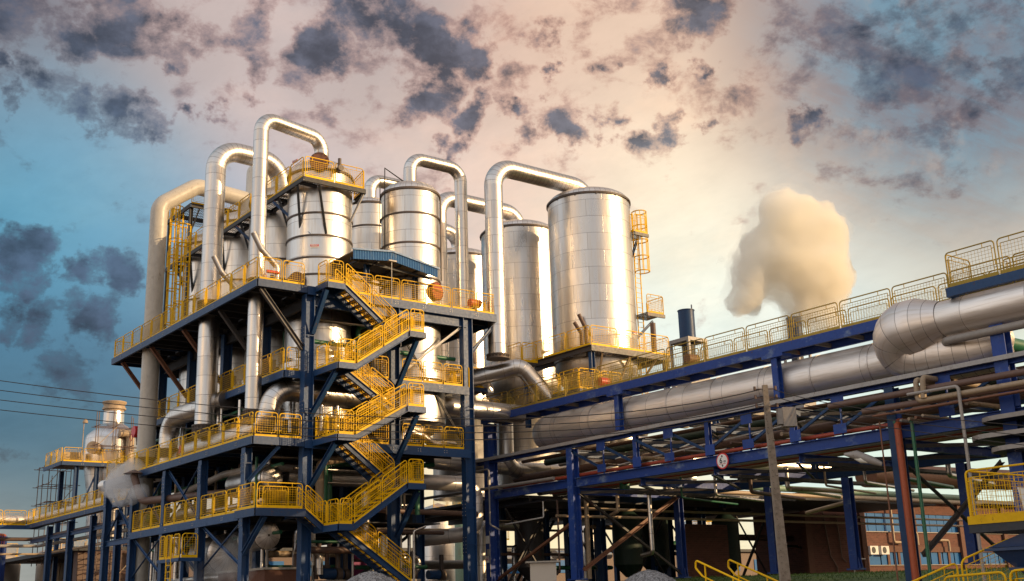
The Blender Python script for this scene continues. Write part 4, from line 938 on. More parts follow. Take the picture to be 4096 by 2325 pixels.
P('service_pipe', 'thin brown standpipe beside the tan one', [(37.7, 44.3, 1.0), (37.7, 44.3, 5.1)], .05, m='pipe_brown', group=gp, seg=8)
P('service_pipe', 'brown pipe with two bends hanging under the rack behind the sign', [(41.5, 34, 4.6), (45.5, 34, 4.6), (45.5, 34, 4.1), (47.5, 38, 3.95)], .10, .2, m='pipe_tan', group=gp)
P('service_pipe', 'thick dark brown pipe running through the upper rack', [(39.5, 52, 6.75), (39.5, 16, 6.75)], .20, m='pipe_brown', group=gp, seg=16)
P('service_pipe', 'mid green pipe crossing below the upper duct near the worn blue column', [(37.6, 20.8, 8.35), (60, 20.8, 8.2)], .26, m='green', group=gp, seg=16)
P('service_pipe', 'grey pipe following the underside of the upper duct, turning in across the rack', [(36.2, 16, 8.5), (36.2, 22.2, 8.5), (41, 22.2, 8.35)], .15, .25, m='pipe_grey', group=gp, seg=14)
P('service_pipe', 'brown insulated pipe lying deep in the rack', [(41.2, 52, 6.1), (41.2, 16, 6.1)], .22, m='pipe_brown', group=gp, seg=14)
P('service_pipe', 'pale insulated pipe lying deepest in the rack', [(42.3, 52, 6.0), (42.3, 16, 6.0)], .16, m='pipe_tan', group=gp, seg=14)
P('service_pipe', 'thin silvery line slanting across inside the truss', [(38.0, 48, 6.05), (38.0, 30, 6.9)], .035, m='white', group=gp, seg=6)
P('service_pipe', 'white hooked drain line under the truss by the lettered column', [(36.9, 46.3, 4.95), (36.9, 46.3, 4.15), (36.9, 49.6, 4.02)], .035, .08, m='white', group=gp, seg=6)
for i, (x_, zz, r_p, m_, cn) in enumerate(((38.2, 5.95, .12, 'pipe_brown', 'brown'), (38.7, 5.9, .07, 'pipe_tan', 'tan'), (40.3, 5.95, .16, 'pipe_grey', 'grey'), (40.8, 5.85, .06, 'red', 'red'), (38.9, 7.55, .1, 'pipe_brown', 'brown'), (40.6, 7.6, .2, 'darkgreen', 'dark green'), (41.6, 7.55, .14, 'clad_dull', 'silvery'), (42.6, 7.6, .25, 'pipe_grey', 'grey'))):
    P('service_pipe', f'{cn} pipe bundled along the {("lower", "upper")[zz > 7]} level of the rack, {ORD[i]} from the road side', [(x_, 50.5, zz), (x_, 15.5, zz)], r_p, m=m_, group=gp, seg=10)
for i in range(9):
    y_ = 41.7-i*2.8; P('service_pipe', f'{("brown", "tan", "grey")[i % 3]} branch line crossing the truss, {ORD[i]} after the concrete block', [(37.0, y_, 6.35), (43.3, y_, 6.4), (43.3, y_, 8.0)], (.06, .09, .05)[i % 3], .15, m=('pipe_brown', 'pipe_tan', 'pipe_grey')[i % 3], group=gp, seg=8)
for i, y_ in enumerate((40.2, 33.0, 28.3)):
    t = thing('cable_tray', (40, y_, 4.9), f'dark cable ladder slung under the truss, {ORD[i]} from the stair side', 'tray', 'cable ladders under the truss'); b = MB('brace'); b.beam((37, y_, 4.9), (50, y_, 4.9), .04, .12); b.beam((37, y_+.5, 4.9), (50, y_+.5, 4.9), .04, .12)
    for q in range(40): b.beam((37.2+q*.32, y_+.02, 4.87), (37.2+q*.32, y_+.48, 4.87), .05, .03)
    b.build('tray_bed', t)
# big ducts
bigpipe('steam_duct', 'big brushed duct lying under the yellow walkway, browned towards its end', [(43.5, 47.45, 8.62), (37.75, 47.45, 8.62), (37.75, 21.3, 8.45)], .90, 1.25, 'duct', 'duct_elbow', 44, cat='duct')
dP = [o for o in bpy.data.objects if o.name.startswith('steam_duct')][0]
for i in range(9):
    y_ = 45.2-i*2.75; MB('duct_elbow').tube([(37.75, y_-.05, 8.6-.15*(45.2-y_)/24), (37.75, y_+.05, 8.6-.15*(45.2-y_)/24)], .915, 44).build('strap', dP)
    MB('brace').hexa([(37.35, y_-.12, 7.54), (38.15, y_-.12, 7.54), (38.15, y_+.12, 7.54), (37.35, y_+.12, 7.54), (37.2, y_-.12, 7.82), (38.3, y_-.12, 7.82), (38.3, y_+.12, 7.82), (37.2, y_+.12, 7.82)]).build('saddle', dP)
dt = thing('steam_duct', (36.5, 20, 9.3), 'upper duct with a bulbous ribbed elbow, above the big brushed duct', 'duct')
MB('duct').tube([(36.5, 14, 9.35), (36.5, 18, 9.35), (36.5, 22.2, 9.36)], .66, 40).build('pipe_run', dt)
pts, rr = [(36.5, 22.2, 9.36), (36.5, 23.15, 9.32)], [.68, 1.05]
for i in range(1, 13):
    a = math.pi*i/12*1.0; R_ = .62
    pts.append((36.5+.30*(1-math.cos(a)), 23.5+R_*math.sin(a)*1.15 - (max(0, i-8)*.05), 9.30-.52*(1-math.cos(a)))); rr.append(1.12-.014*i)
pts += [(37.2, 22.4, 8.22), (37.5, 21.5, 8.25), (37.75, 20.9, 8.4)]; rr += [.92, .9, .86]
MB('duct_elbow').tube(pts, rr, 44).build('bulb_elbow', dt)
MB('duct_elbow').tube([(37.75, 21.4, 8.45), (37.75, 21.0, 8.44), (37.75, 20.7, 8.42), (37.75, 20.52, 8.4)], [.9, .82, .6, .2], 40).build('end_cap', dt)
bigpipe('vapour_pipe', 'silver pipe bent like a knee coming down over the walkway from the tank side', [(34.4, 49.3, 11.6), (36.65, 47.5, 12.25), (38.9, 46.4, 9.3)], .46, .7, 'clad', 'clad_elbow', 28)
bigpipe('vapour_pipe', 'short silver drum pipe end facing the evaporator frame', [(33.9, 50.5, 11.9), (35.6, 49.9, 12.0), (36.2, 49.9, 11.2)], .38, .5, 'clad', 'clad_elbow', 24)
bigpipe('vapour_pipe', 'large silver pipe turning down between the frame and the lettered column', [(38.5, 51.5, 10), (38.5, 51.5, 7.2), (48, 51.5, 7.15)], .45, .8, 'clad_dull', 'clad_elbow', 28)
bigpipe('vapour_pipe', 'weathered pipe running behind the truss, joined by a dark flange', [(33.6, 51.9, 7.5), (36, 51.9, 7.4), (52, 50.2, 7.1)], .42, .8, 'clad_dull', 'duct_elbow', 28, flanges=[((43, 51.15, 7.25), (1, -.1, 0), .52, .3)])
bigpipe('vapour_pipe', 'broad silver pipe gleaming through the truss panels', [(40, 46, 8.9), (47, 45.5, 7.4), (58, 44.5, 7.3)], .60, 1.2, 'clad', 'clad_elbow', 32)
for i, (x, y, r, z1) in enumerate(((50, 49, .55, 9.6), (54, 46, .45, 8.6), (47.2, 47.5, .35, 8.8))):
    bigpipe('vapour_pipe', f'upright silver pipe {("behind the walkway post", "seen between truss diagonals", "beside the broad gleaming pipe")[i]}', [(x, y, 5.5), (x, y, z1)], r, .5, 'clad', 'clad', 24)
bigpipe('vapour_pipe', 'rust coloured conveyor casing sloping away behind the basket platform', [(50, 36, 5.75), (80, 40, 6.9)], .62, 1, 'rustbrown', 'rustbrown', 28)
b = MB('green'); t = bigpipe('vapour_pipe', 'short dark green upright pipe inside the truss', [(41, 44.5, 5.5), (41, 44.5, 7.5)], .28, .4, 'green', 'green', 20)
# sign
t = thing('height_limit_sign', (36.2, 33.1, 5.5), 'round white height limit sign with red ring on the truss', 'sign')
c = Vector((36.2, 33.12, 5.50)); n = Vector((-1, 0, 0))
MB('sign_red').tube([c-n*.02, c+n*.012], .34, 40).build('ring', t); MB('sign_white').tube([c+n*.013, c+n*.022], .285, 40).build('disc', t)
o = text_part('6', 'lettering', t, c+n*.024+Vector((0, .075, .01)), math.pi, .32, 'black', True); text_part('m', 'lettering', t, c+n*.024+Vector((0, -.14, -.02)), math.pi, .17, 'black', True)
text_part('ALTURA MÁXIMA', 'lettering', t, c+n*.024+Vector((0, 0, -.125)), math.pi, .05, 'sign_red')
for s in (1, -1):
    b = MB('black'); zz = s*.20; k = len(b.v); P3 = lambda y, z_: tuple(c+n*.024+Vector((0, y, z_)))
    b.v += [P3(.062, zz+s*.0), P3(-.062, zz), P3(0, zz-s*.057), P3(.024, zz), P3(-.024, zz), P3(-.024, zz+s*.045), P3(.024, zz+s*.045)]; b.face([k, k+1, k+2]); b.face([k+3, k+4, k+5, k+6]); b.build('arrow', t)
# tray arcs
for i, (ya, zz, yb) in enumerate(((21.1, 5.44, 16), (21.55, 4.88, 16), (20.9, 4.42, 16), (20.1, 4.40, 16))):
    t = thing('cable_tray', (35.5, ya, zz), f'rusty pale cable tray with rounded end, {("topmost", "second from the top", "third, tucked under the second", "lowest and shortest")[i]} of four', 'tray', 'stacked curved cable trays')
    b = MB('pipe_grey'); pts = [(35.4, yb, zz), (35.4, ya-1.0, zz)] + [(35.4+1.0*(1-math.cos(a)), ya-1.0+1.0*math.sin(a), zz) for a in [RAD(22.5*q) for q in range(1, 5)]] + [(38.5, ya, zz)]
    for p, q in zip(pts[:-1], pts[1:]): b.beam(p, q, .03, .15)
    b.build('side_rail', t); b = MB('darksteel'); k = len(b.v); poly = [(p[0]+.03, p[1]-.03, zz-.06) for p in pts]+[(38.5, yb, zz-.06)]; b.v += poly; b.face(list(range(len(poly)))); b.v += [(p[0], p[1], p[2]-.02) for p in poly]; b.face(list(reversed(range(len(poly), 2*len(poly))))); b.build('tray_bed', t)
# lamp
t = thing('street_lamp', (35.9, 25.2, 4.3), 'cobra-head lamp with dusty glass beside the orange downpipe', 'lamp')
MB('rustbrown').tube([(35.9, 25.0, -1.2), (35.9, 25.0, 6.0)], .03, 6).build('post', t)
b = MB('pipe_grey'); b.tube([(35.9, 25.1, 4.45), (35.75, 25.4, 4.62), (35.6, 25.95, 4.88), (35.5, 26.4, 4.95)], [.08, .15, .17, .05], 14); b.build('lamp_head', t)
MB('lamp_glass').tube([(35.68, 25.5, 4.57), (35.62, 25.75, 4.68), (35.56, 26.0, 4.76)], [.05, .13, .05], 12).build('glass', t)
# basket platform and machine on the right
t = thing('basket_platform', (27, 15, 1.5), 'yellow railed working platform over the dark hopper', 'platform')
z = 1.52
dirp = Vector((26.14, 15.91, z)); e = Vector((0, -1, 0))
MB('darksteel').channel((26.2, 16.0, z-.12), (26.2, 10.5, z-.12), .12, .2, 1).build('edge_beam', t); MB('darksteel').channel((26.2, 16.0, z-.12), (29.2, 16.0, z-.12), .12, .2, 1).build('edge_beam', t)
grat(t, 26.25, 29.2, 10.5, 15.95, z); rail(t, (26.2, 15.98, z), (26.2, 10.6, z), 2, H=1.3); rail(t, (29.2, 15.98, z), (26.2, 15.98, z), 1, H=1.3)
b = MB('yellow'); b.box(26.12, 26.15, 10.5, 16, z-.02, z+.18); b.build('kick_plate', t)
rail(t, (29.2, 15.9, z), (29.2, 10.6, z), 3, H=1.0)
for y in (12.0, 15.8): MB('navy').hcol(28.9, y, -1.6, z-.22, .2, .2, t=.02).build('leg', t)
t = thing('feed_hopper', (27, 14, 0), 'dark blue hopper with a dusty sloping lid under the basket platform', 'hopper')
def frust(b, c, a0, b0, a1, b1, z0, z1, m=None):
    x, y = c; b.hexa([(x-a0, y-b0, z0), (x+a0, y-b0, z0), (x+a0, y+b0, z0), (x-a0, y+b0, z0), (x-a1, y-b1, z1), (x+a1, y-b1, z1), (x+a1, y+b1, z1), (x-a1, y+b1, z1)], m)
c = (27.3, 12.9)
b = MB('machine_blue'); frust(b, c, 1.15, 2.7, .8, 2.0, .92, 1.22); b.build('lid', t)
b = MB('machine_blue'); frust(b, c, 1.2, 2.75, 1.2, 2.75, .84, .91); frust(b, c, .9, 2.2, 1.1, 2.6, .45, .835); b.build('bin', t)
b = MB('machine_blue'); frust(b, c, 1.0, 2.3, 1.0, 2.3, .38, .445); frust(b, c, .55, 1.4, .9, 2.1, -.4, .375); b.build('cone', t)
b = MB('machine_blue'); b.hexa([(26.7, 14.6, -1.7), (27.9, 14.6, -1.7), (27.9, 15.6, -1.7), (26.7, 15.6, -1.7), (26.7, 12.2, .1), (27.9, 12.2, .1), (27.9, 12.9, .1), (26.7, 12.9, .1)]); b.build('chute', t)
t = thing('conveyor_drive', (28.2, 12.8, 2.4), 'blue machine housing with a round fan guard behind the basket railing', 'machine')
b = MB('blue'); k = [(28.2, 14.0, 1.55), (28.2, 10.5, 1.55), (28.2, 10.5, 3.6), (28.2, 12.6, 3.3), (28.2, 13.9, 2.7)]; kk = len(b.v); b.v += k + [(p[0]+1.0, p[1], p[2]) for p in k]; b.face([4, 3, 2, 1, 0]); b.face([5, 6, 7, 8, 9])
for i in range(5): j = (i+1) % 5; b.face([i, j, j+5, i+5])
b.build('housing', t); b = MB('green_pale'); b.tube([(28.1, 12.0, 2.75), (28.2, 12.0, 2.75)], .36, 24, 'green_pale'); b.tube([(28.06, 12.0, 2.75), (28.1, 12.0, 2.75)], .1, 12, 'black'); b.build('fan_guard', t)
b = MB('white'); 
for i in range(3): b.hexa([(28.0, 14.9-i*.9, 1.6), (28.2, 14.9-i*.9, 1.6), (28.2, 15.5-i*.9, 1.6), (28.0, 15.5-i*.9, 1.6), (28.0, 15.1-i*.9, 2.35-i*.1), (28.2, 15.1-i*.9, 2.35-i*.1), (28.2, 15.65-i*.9, 2.45-i*.1), (28.0, 15.65-i*.9, 2.45-i*.1)])
b.build('side_panel', t)
def free_rail(p, q, n, label, H=1.1):
    t = thing('handrail_fence', p, label, 'railing', 'railings around the hopper pit'); rail(t, p, q, n, H=H, mid=False); return t
free_rail((23.0, 14.9, -.85), (23.0, 11.8, -.72), 2, 'level yellow railing in front of the hopper')
free_rail((24.9, 17.2, -1.0), (27.4, 15.6, .1), 2, 'yellow railing climbing towards the hopper lid')
free_rail((22.6, 11.7, -.8), (22.6, 9.6, .0), 1, 'yellow railing climbing away beyond the hopper chute')
# poles, wires
t = thing('utility_pole', (29.2, 24.4, -1.7), 'tall slightly leaning concrete utility pole with a grey box', 'pole')
p0 = Vector((29.32, 24.53, -1.7)); p1 = Vector((27.86, 23.46, 6.4)); sq = lambda p, a, w: None
b = MB('pole_concrete'); ax, aw = .102, .09
P8 = []
for p, s in ((p0, 1.75), (p1, .78)):
    r_ = Vector((math.sin(YAW), -math.cos(YAW), 0)); f_ = Vector((math.cos(YAW), math.sin(YAW), 0))
    P8 += [p - r_*ax*s - f_*aw*s, p + r_*ax*s - f_*aw*s, p + r_*ax*s + f_*aw*s, p - r_*ax*s + f_*aw*s]
b.hexa(P8); b.build('shaft', t)
b = MB('pole_concrete'); dv = (p1-p0)
for i in range(7):
    q = p0+dv*(i+1)/7.6; s = 1.75-.83*(i+1)/7.6; b.beam(q+r_*ax*s*.3-f_*(aw*s+.012), q+r_*ax*s-f_*(aw*s+.012), .03, .04)
b.build('step_recess', t)
b = MB('black')
for i in range(42):
    q = p0+dv*(i+1)/43; s = 1.75-.83*(i+1)/43; b.disc(q-r_*ax*s*.5-f_*(aw*s+.003), f_, .012, .012, 5)
b.build('bolt_hole', t)
b = MB('pipe_grey'); q = Vector((28.18, 23.3, 5.35)); b.hexa([q+r_*x_+f_*y_+Vector((0, 0, z_)) for z_ in (-.30, .30) for x_, y_ in ((.10, -.25), (.52, -.25), (.52, .1), (.10, .1))]); b.hexa([q+r_*x_+f_*y_+Vector((0, 0, z_)) for z_, sc in ((-.22, 1), (.27, 1)) for x_, y_ in ((-.04, -.2), (.095, -.24), (.095, .08), (-.04, .04))]); b.build('junction_box', t)
for i in range(3):
    for s in (-1, 1):
        b = MB('pipe_brown'); q = p0+dv*(.985-.033*i); e_ = q+r_*s*.33; b.tube([q, e_], .018, 5); b.tube([e_-Vector((0, 0, .03)), e_+Vector((0, 0, .09))], .04, 8); b.build('insulator', t)
def wire(label, a, c, e, name='power_line', r=.013, grp='sagging overhead wires'):
    a, c, e = Vector(a), Vector(c), Vector(e); pts = []
    for i in range(25):
        u = i/24; # quadratic through a (0), c (.55), e (1)
        s = .56; L0 = (u-s)*(u-1)/((0-s)*(0-1)); L1 = u*(u-1)/(s*(s-1)); L2 = u*(u-s)/(1*(1-s)); pts.append(a*L0+c*L1+e*L2)
    b = MB('wirecol'); b.tube(pts, r*1.3, 5); tag(b.build(name, None, a), label, 'wire', grp)
wl = [((10.54, 47.52, 9.08), (22.96, 32.49, 6.27), (27.87, 23.52, 6.30)), ((10.59, 47.6, 8.71), (23, 32.55, 6.03), (27.89, 23.55, 6.07)), ((10.65, 47.69, 8.34), (23.03, 32.6, 5.8), (27.94, 23.63, 5.84)), ((10.7, 47.78, 7.96), (23.06, 32.66, 5.56), (27.98, 23.66, 5.65))]
for i, w_ in enumerate(wl): wire(f'thin overhead wire across the plant, {("uppermost", "second from the top", "third from the top", "lowest")[i]} of four', *w_)
for i in range(3): wire(f'wire dropping away from the pole box towards the basket platform, {("upper", "middle", "lower")[i]} of three', (28.1, 23.3, 6.25-.22*i), (30.5, 19.5, 5.0-.25*i), (33.5, 14.0, 3.9-.35*i), r=.010, grp='wires beyond the pole')
# gravel piles, block, stair rails
def pile(c, r, h, label, seed):
    rnd = random.Random(seed); b = MB('gravel'); n = 48; m = 16; b.v = []
    for i in range(m+1):
        for j in range(n):
            q = r*i/m; a = 2*math.pi*j/n; hh = h*(1-(i/m)**1.7)*(1 if i else 1); hh += rnd.uniform(-.025, .025); qq = q*(1+.06*math.sin(3*a+seed)); b.v.append((c[0]+qq*math.cos(a), c[1]+qq*math.sin(a), c[2]+hh))
    for i in range(m):
        for j in range(n): b.face([i*n+j, (i+1)*n+j, (i+1)*n+(j+1) % n, i*n+(j+1) % n], 0, None, True)
    for i in range(1400):
        q = r*rnd.random()**.6; a = rnd.uniform(0, 6.28); z_ = c[2]+h*(1-(q/r)**1.7); s = rnd.uniform(.02, .05); k = len(b.v); x_, y_ = c[0]+q*math.cos(a), c[1]+q*math.sin(a)
        b.v += [(x_-s, y_-s*.4, z_-s), (x_+s, y_-s, z_-s), (x_, y_+s, z_-s), (x_+rnd.uniform(-s, s), y_, z_+s)]; b.face([k, k+1, k+3]); b.face([k+1, k+2, k+3]); b.face([k+2, k, k+3])
    tag(b.build('gravel_pile', None, c), label, 'gravel pile', 'heaps of grey gravel', 'thing')
pile((22.8, 39.5, gz(22.8, 39.5)-.35), 2.6, 1.30-gz(22.8, 39.5)+.35, 'grey gravel heap at the foot of the yellow stairs', 1)
pile((31.4, 33.0, gz(31.4, 33.0)-.3), 2.3, 1.03-gz(31.4, 33)+.3, 'grey gravel heap in front of the brick wall under the rack', 2)
t = thing('concrete_block', (28, 36, 0), 'pale concrete box stained red-brown at the base, with a thin slab lid', 'block')
r_ = Vector((.8, -.6, 0)); f_ = Vector((.6, .8, 0)); c = Vector((28.6, 36.0, 0))
b = MB('block'); b.hexa([c+r_*x_+f_*y_+Vector((0, 0, z_)) for z_ in (-.9, 1.46) for x_, y_ in ((-.52, 0), (.5, 0), (.5, .9), (-.52, .9))]); b.build('body', t)
b = MB('concrete'); b.hexa([c+r_*x_+f_*y_+Vector((0, 0, z_)) for z_ in (1.47, 1.53) for x_, y_ in ((-.7, -.1), (.68, -.1), (.68, 1.0), (-.7, 1.0))]); b.build('lid_slab', t)
for i, (off, lab) in enumerate(((0, 'yellow stair handrail on the grass bank, nearer the concrete pole'.replace('nearer', 'beside')), (-1.15, 'yellow stair handrail on the grass bank, farther from the concrete pole'.replace('farther', 'set away')))):
    b = MB('yellow'); o_ = Vector((30.7, 27.9, 0))+r_*off; top = lambda s: o_ + r_*(s*.80) - f_*(s*1.35) + Vector((0, 0, 1.12-s*.55))
    b.pipe([top(0)-Vector((0, 0, .45)), top(-.22)-Vector((0, 0, .28)), top(-.2)+Vector((0, 0, 0)), top(0), top(2.6)], .035, .09, 8, 'yellow', 'yellow'); b.tube([top(0)-Vector((0, 0, .45)), top(2.6)-Vector((0, 0, .45))], .028, 6)
    for s in (.1, 1.0, 1.9): b.tube([top(s), top(s)-Vector((0, 0, 1.2))], .03, 6)
    tag(b.build('stair_handrail', None, o_), lab, 'handrail', 'handrails on the grass bank')
# brick buildings
def brick_wall(b, x0, x1, y, z0, z1, m='brick', d=.3):
    k = len(b.v); b.v += [(x0, y, z0), (x1, y, z0), (x1, y, z1), (x0, y, z1), (x0, y+d, z0), (x1, y+d, z0), (x1, y+d, z1), (x0, y+d, z1)]; mm = b.mid(m); L = x1-x0; H = z1-z0
    b.face([k, k+1, k+2, k+3], mm, [(x0, z0), (x1, z0), (x1, z1), (x0, z1)]); b.face([k+3, k+2, k+6, k+7], mm); b.face([k+4, k, k+3, k+7], mm, [(0, z0), (d, z0), (d, z1), (0, z1)][0:4]); b.face([k+1, k+5, k+6, k+2], mm, [(0, z0), (d, z0), (d, z1), (0, z1)]); b.face([k+5, k+4, k+7, k+6], mm)
t = thing('brick_building', (60, 49, GZ), 'dark brick wall block with piers standing in the shade under the rack', 'building')
b = MB('brick'); brick_wall(b, 49.6, 53.5, 49.0, .7, 4.2); b.build('wall', t); b = MB('brick'); brick_wall(b, 60.4, 66.5, 48.6, .7, 5.6); b.box(66.2, 66.5, 48.95, 58, .7, 5.6, 'brick'); b.build('wall', t)
b = MB('brick_pier'); b.box(60.3, 60.9, 48.45, 48.59, .7, 5.6); b.build('pier', t); b = MB('brick_pier'); b.box(66.1, 66.6, 48.45, 48.59, .7, 5.6); b.build('pier', t)
b = MB('darksteel'); b.box(44.2, 68, 48.2, 62, 5.75, 6.1); b.build('roof', t)
for i, pts in enumerate(([(62.2, 48.5, 5.3), (62.6, 48.5, 2.3), (63.2, 48.5, 1.6), (63.2, 48.5, .9)], [(63.6, 48.5, 5.0), (63.8, 48.5, 2.2), (64.2, 48.5, 1.9)])): MB('pipe_brown').tube(pts, .05, 6).build('wall_pipe', t)
MB('white').pipe([(66.0, 48.3, 2.1), (64.7, 48.3, 2.1), (64.7, 48.3, 1.0)], .05, .1, 8, 'white').build('drain_pipe', t)
t = thing('brick_building', (80, 56, GZ), 'long red brick office with blue window bands behind the downpipes', 'building')
Y = 56; b = MB('brick'); brick_wall(b, 70, 104, Y, .6, 1.95); brick_wall(b, 70, 104, Y, 3.1, 4.55); brick_wall(b, 70, 104, Y, 6.0, 7.0); b.build('wall', t)
b = MB('brick_pier'); b.box(70, 104, Y-.06, Y-.003, 2.95, 3.4)
for x in (76.4, 83.2, 90.0, 96.8): b.box(x-.3, x+.3, Y-.25, Y-.065, .6, 6.9)
for x in (73, 79.6, 81, 86.6, 88): b.box(x-.15, x+.15, Y-.003, Y+.2, 1.96, 3.09)
b.build('pier', t)
for x in [70.1+1.05*i for i in range(32)]:
    b = MB('window'); b.box(x, x+.98, Y+.08, Y+.12, 4.56, 5.99); b.build('window', t)
for x in [70.2+1.7*i for i in range(19)]:
    b = MB('window'); b.box(x, x+1.55, Y+.08, Y+.12, 1.97, 3.08); b.build('window', t)
MB('concrete').box(70, 104, Y-.12, Y-.07, 4.5, 4.56).build('sill', t); MB('concrete').box(70, 104, Y-.12, Y-.07, 1.9, 1.96).build('sill', t)
MB('darksteel').box(69, 105, Y-1.0, Y+9, 7.02, 7.3).build('roof', t)
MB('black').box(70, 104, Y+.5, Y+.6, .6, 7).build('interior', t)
for i, x in enumerate((77.2, 78.6)):
    a = thing('air_conditioner', (x, Y-.4, 3.3), f'white wall air conditioner under the upper window band, {("one beside the brick pier", "one next to the corner pipe")[i]}', 'air conditioner', 'air conditioner units on the brick office')
    MB('white').box(x-.5, x+.5, Y-.45, Y-.07, 2.75, 3.4).build('casing', a); b = MB('black'); b.tube([(x-.1, Y-.47, 3.08), (x-.1, Y-.455, 3.08)], .25, 20); b.build('fan_grille', a); 
P('service_pipe', 'pinkish pipe bent twice on the face of the brick office', [(80.0, Y-.35, 6.5), (80.0, Y-.35, 3.7), (81.2, Y-.35, 3.7), (83.2, Y-.35, 4.6), (83.2, Y-.35, 3.5)], .11, .2, m='pipe_tan', group=gp)
P('service_pipe', 'orange hooked pipe below the upper window band of the brick office', [(85.5, Y-.4, 3.9), (87.5, Y-.4, 3.9), (87.5, Y-.4, 3.0)], .11, .2, m='pipe_tan', group=gp)
# stacks
def stack(x, y, z0, z1, r, label, housing=None):
    t = thing('exhaust_stack', (x, y, z0), label, 'chimney', 'short dark blue exhaust stacks'); b = MB('navy'); b.lathe([(r, z0), (r, z1-.05), (r+.04, z1-.05), (r+.04, z1), (r-.03, z1), (r-.03, z1-.6)], x, y, 32, capb=False); b.tube([(x, y-r, z1), (x, y-r, z1+.3)], .05, 6); b.build('flue', t)
    if housing:
        b = MB('pipe_grey'); w_ = housing; b.box(x-w_, x+w_, y-w_, y+w_, z0-.25, z0); 
        for i in (-1, 1):
            for j in (-1, 1): b.box(x+i*w_*.9-.09, x+i*w_*.9+.09, y+j*w_*.9-.09, y+j*w_*.9+.09, z0-2.2, z0-.25)
        b.box(x-w_, x+w_, y-w_, y+w_, z0-6, z0-2.2); b.build('housing', t); MB('darksteel').tube([(x, y, z0-2.2), (x, y, z0-.25)], r*.8, 16).build('fan', t)
stack(57.0, 54.5, 17.4, 19.55, .57, 'short blue stack standing on its own open frame beside the tank platform', .95)
stack(74.5, 59.0, 19.6, 22.2, .62, 'darker stack behind the walkway railing that feeds the big steam plume', .8)
# ================================================================ far walkway and scaffolded tank on the left
z = 6.7
t = thing('elevated_walkway', (24, 80, z), 'low walkway with pipes leading away from the plant and turning at the far corner', 'walkway')
deck_part(t, 23.2, 24.6, 69.5, 92.0, z, 'W', .3, False); MB('navy').channel((3, 92.0, z-.15), (24.6, 92.0, z-.15), .12, .3, 1).build('edge_beam', t); MB('darksteel').box(3, 23.15, 92.1, 93.4, z-.06, z-.01).build('deck_plate', t)
rail(t, (23.25, 91.9, z), (23.25, 69.6, z), 14); rail(t, (3, 92.05, z), (23.2, 92.05, z), 12)
bigpipe('process_pipe', 'weathered pipe lying on the far walkway and turning its corner', [(3, 92.9, z+.45), (24.0, 92.9, z+.45), (24.0, 70, z+.45)], .32, .9, 'duct', 'duct_elbow', 20)
bigpipe('process_pipe', 'upper thin pipe under the far walkway', [(3, 92.6, 5.7), (23.9, 92.6, 5.7), (23.9, 64, 5.6)], .14, .5, 'pipe_brown', 'pipe_brown', 12, group='pipes under the far walkway')
bigpipe('process_pipe', 'middle thin pipe under the far walkway', [(3, 92.6, 5.2), (24.3, 92.6, 5.2), (24.3, 60, 5.0)], .12, .5, 'pipe_grey', 'pipe_grey', 12, group='pipes under the far walkway')
bigpipe('process_pipe', 'lowest thin pipe under the far walkway', [(3, 92.6, 4.6), (24.6, 92.6, 4.6), (24.6, 58, 4.5)], .08, .5, 'pipe_tan', 'pipe_tan', 10, group='pipes under the far walkway')
bigpipe('process_pipe', 'fat insulated pipe ending in the open by the drifting steam', [(22.2, 71, 7.6), (22.6, 66.6, 7.55), (23.2, 62.5, 7.5)], .34, .8, 'duct', 'duct_elbow', 20)
for i, x in enumerate((9, 15.5, 21)): column(x, 92.6, GZ, 6.35, f'thin column under the cross leg of the far walkway, {ORD[i]} from the frame edge', w=.3, d=.3, group='columns under the far walkway')
MB('navy').ibeam((23.6, 92, 5.45), (23.6, 66, 5.45), .16, .25).build('tie_beam', t)
# scaffolded evaporator far left
Tx, Ty = 30.2, 95
t = thing('scaffolded_tank', (Tx, Ty, 9), 'distant silver tank with a rust-rimmed chimney, wrapped in scaffolding', 'tank')
MB('clad').lathe([(1.6, 6), (1.65, 9), (2.15, 12.0), (2.15, 13.9), (2.05, 14.3), (1.15, 15.1), (.85, 15.3), (.82, 16.3)], Tx, Ty, 40, capb=False).build('shell', t)
MB('pipe_tan').lathe([(.80, 16.31), (.80, 16.45), (.95, 16.5), (.95, 16.65), (.86, 16.66), (.86, 16.9), (.98, 17.05), (.98, 17.15)], Tx, Ty, 32, capa=False).build('chimney_rim', t)
MB('pipe_tan').pipe([(30.0, 92.6, 14.2), (30.9, 92.6, 14.3), (30.9, 92.6, 9.5)], .33, .5, 16, 'pipe_tan', 'pipe_tan').build('outlet_pipe', t)
MB('roofblue').beam((31.6, 92.3, 13.4), (33.4, 92.0, 11.9), .5, .35).build('chute', t)
b = MB('flange'); b.tube([(28.3, 93.3, 13.0), (28.0, 93.0, 13.0)], .5, 20, 'pipe_tan'); b.build('manhole', t)
t = thing('steel_platform', (28, 93, 11.7), 'small raised deck at the foot of the scaffolded tank', 'platform')
z = 11.75
deck_part(t, 25.6, 32.0, 92.6, 97.5, z, 'WS', .3, False); rail(t, (25.65, 97.4, z), (25.65, 92.7, z), 3); rail(t, (25.7, 92.65, z), (31.9, 92.65, z), 4)
MB('pipe_tan').box(26.3, 27.7, 94.5, 95.5, z, z+1.0).build('control_box', t)
for x, y in ((26.9, 93.0), (28.5, 93.0), (26.9, 97), (31.2, 93.2)): MB('navy').hcol(x, y, GZ, z-.3, .32, .32, t=.03).build('post', t)
for x, y, z0, z1, dd in ((26.9, 93.0, 7, 11, 1.6),): MB('navy').angle((x, y, z0), (x+dd, y, z1), .1).build('brace', t)
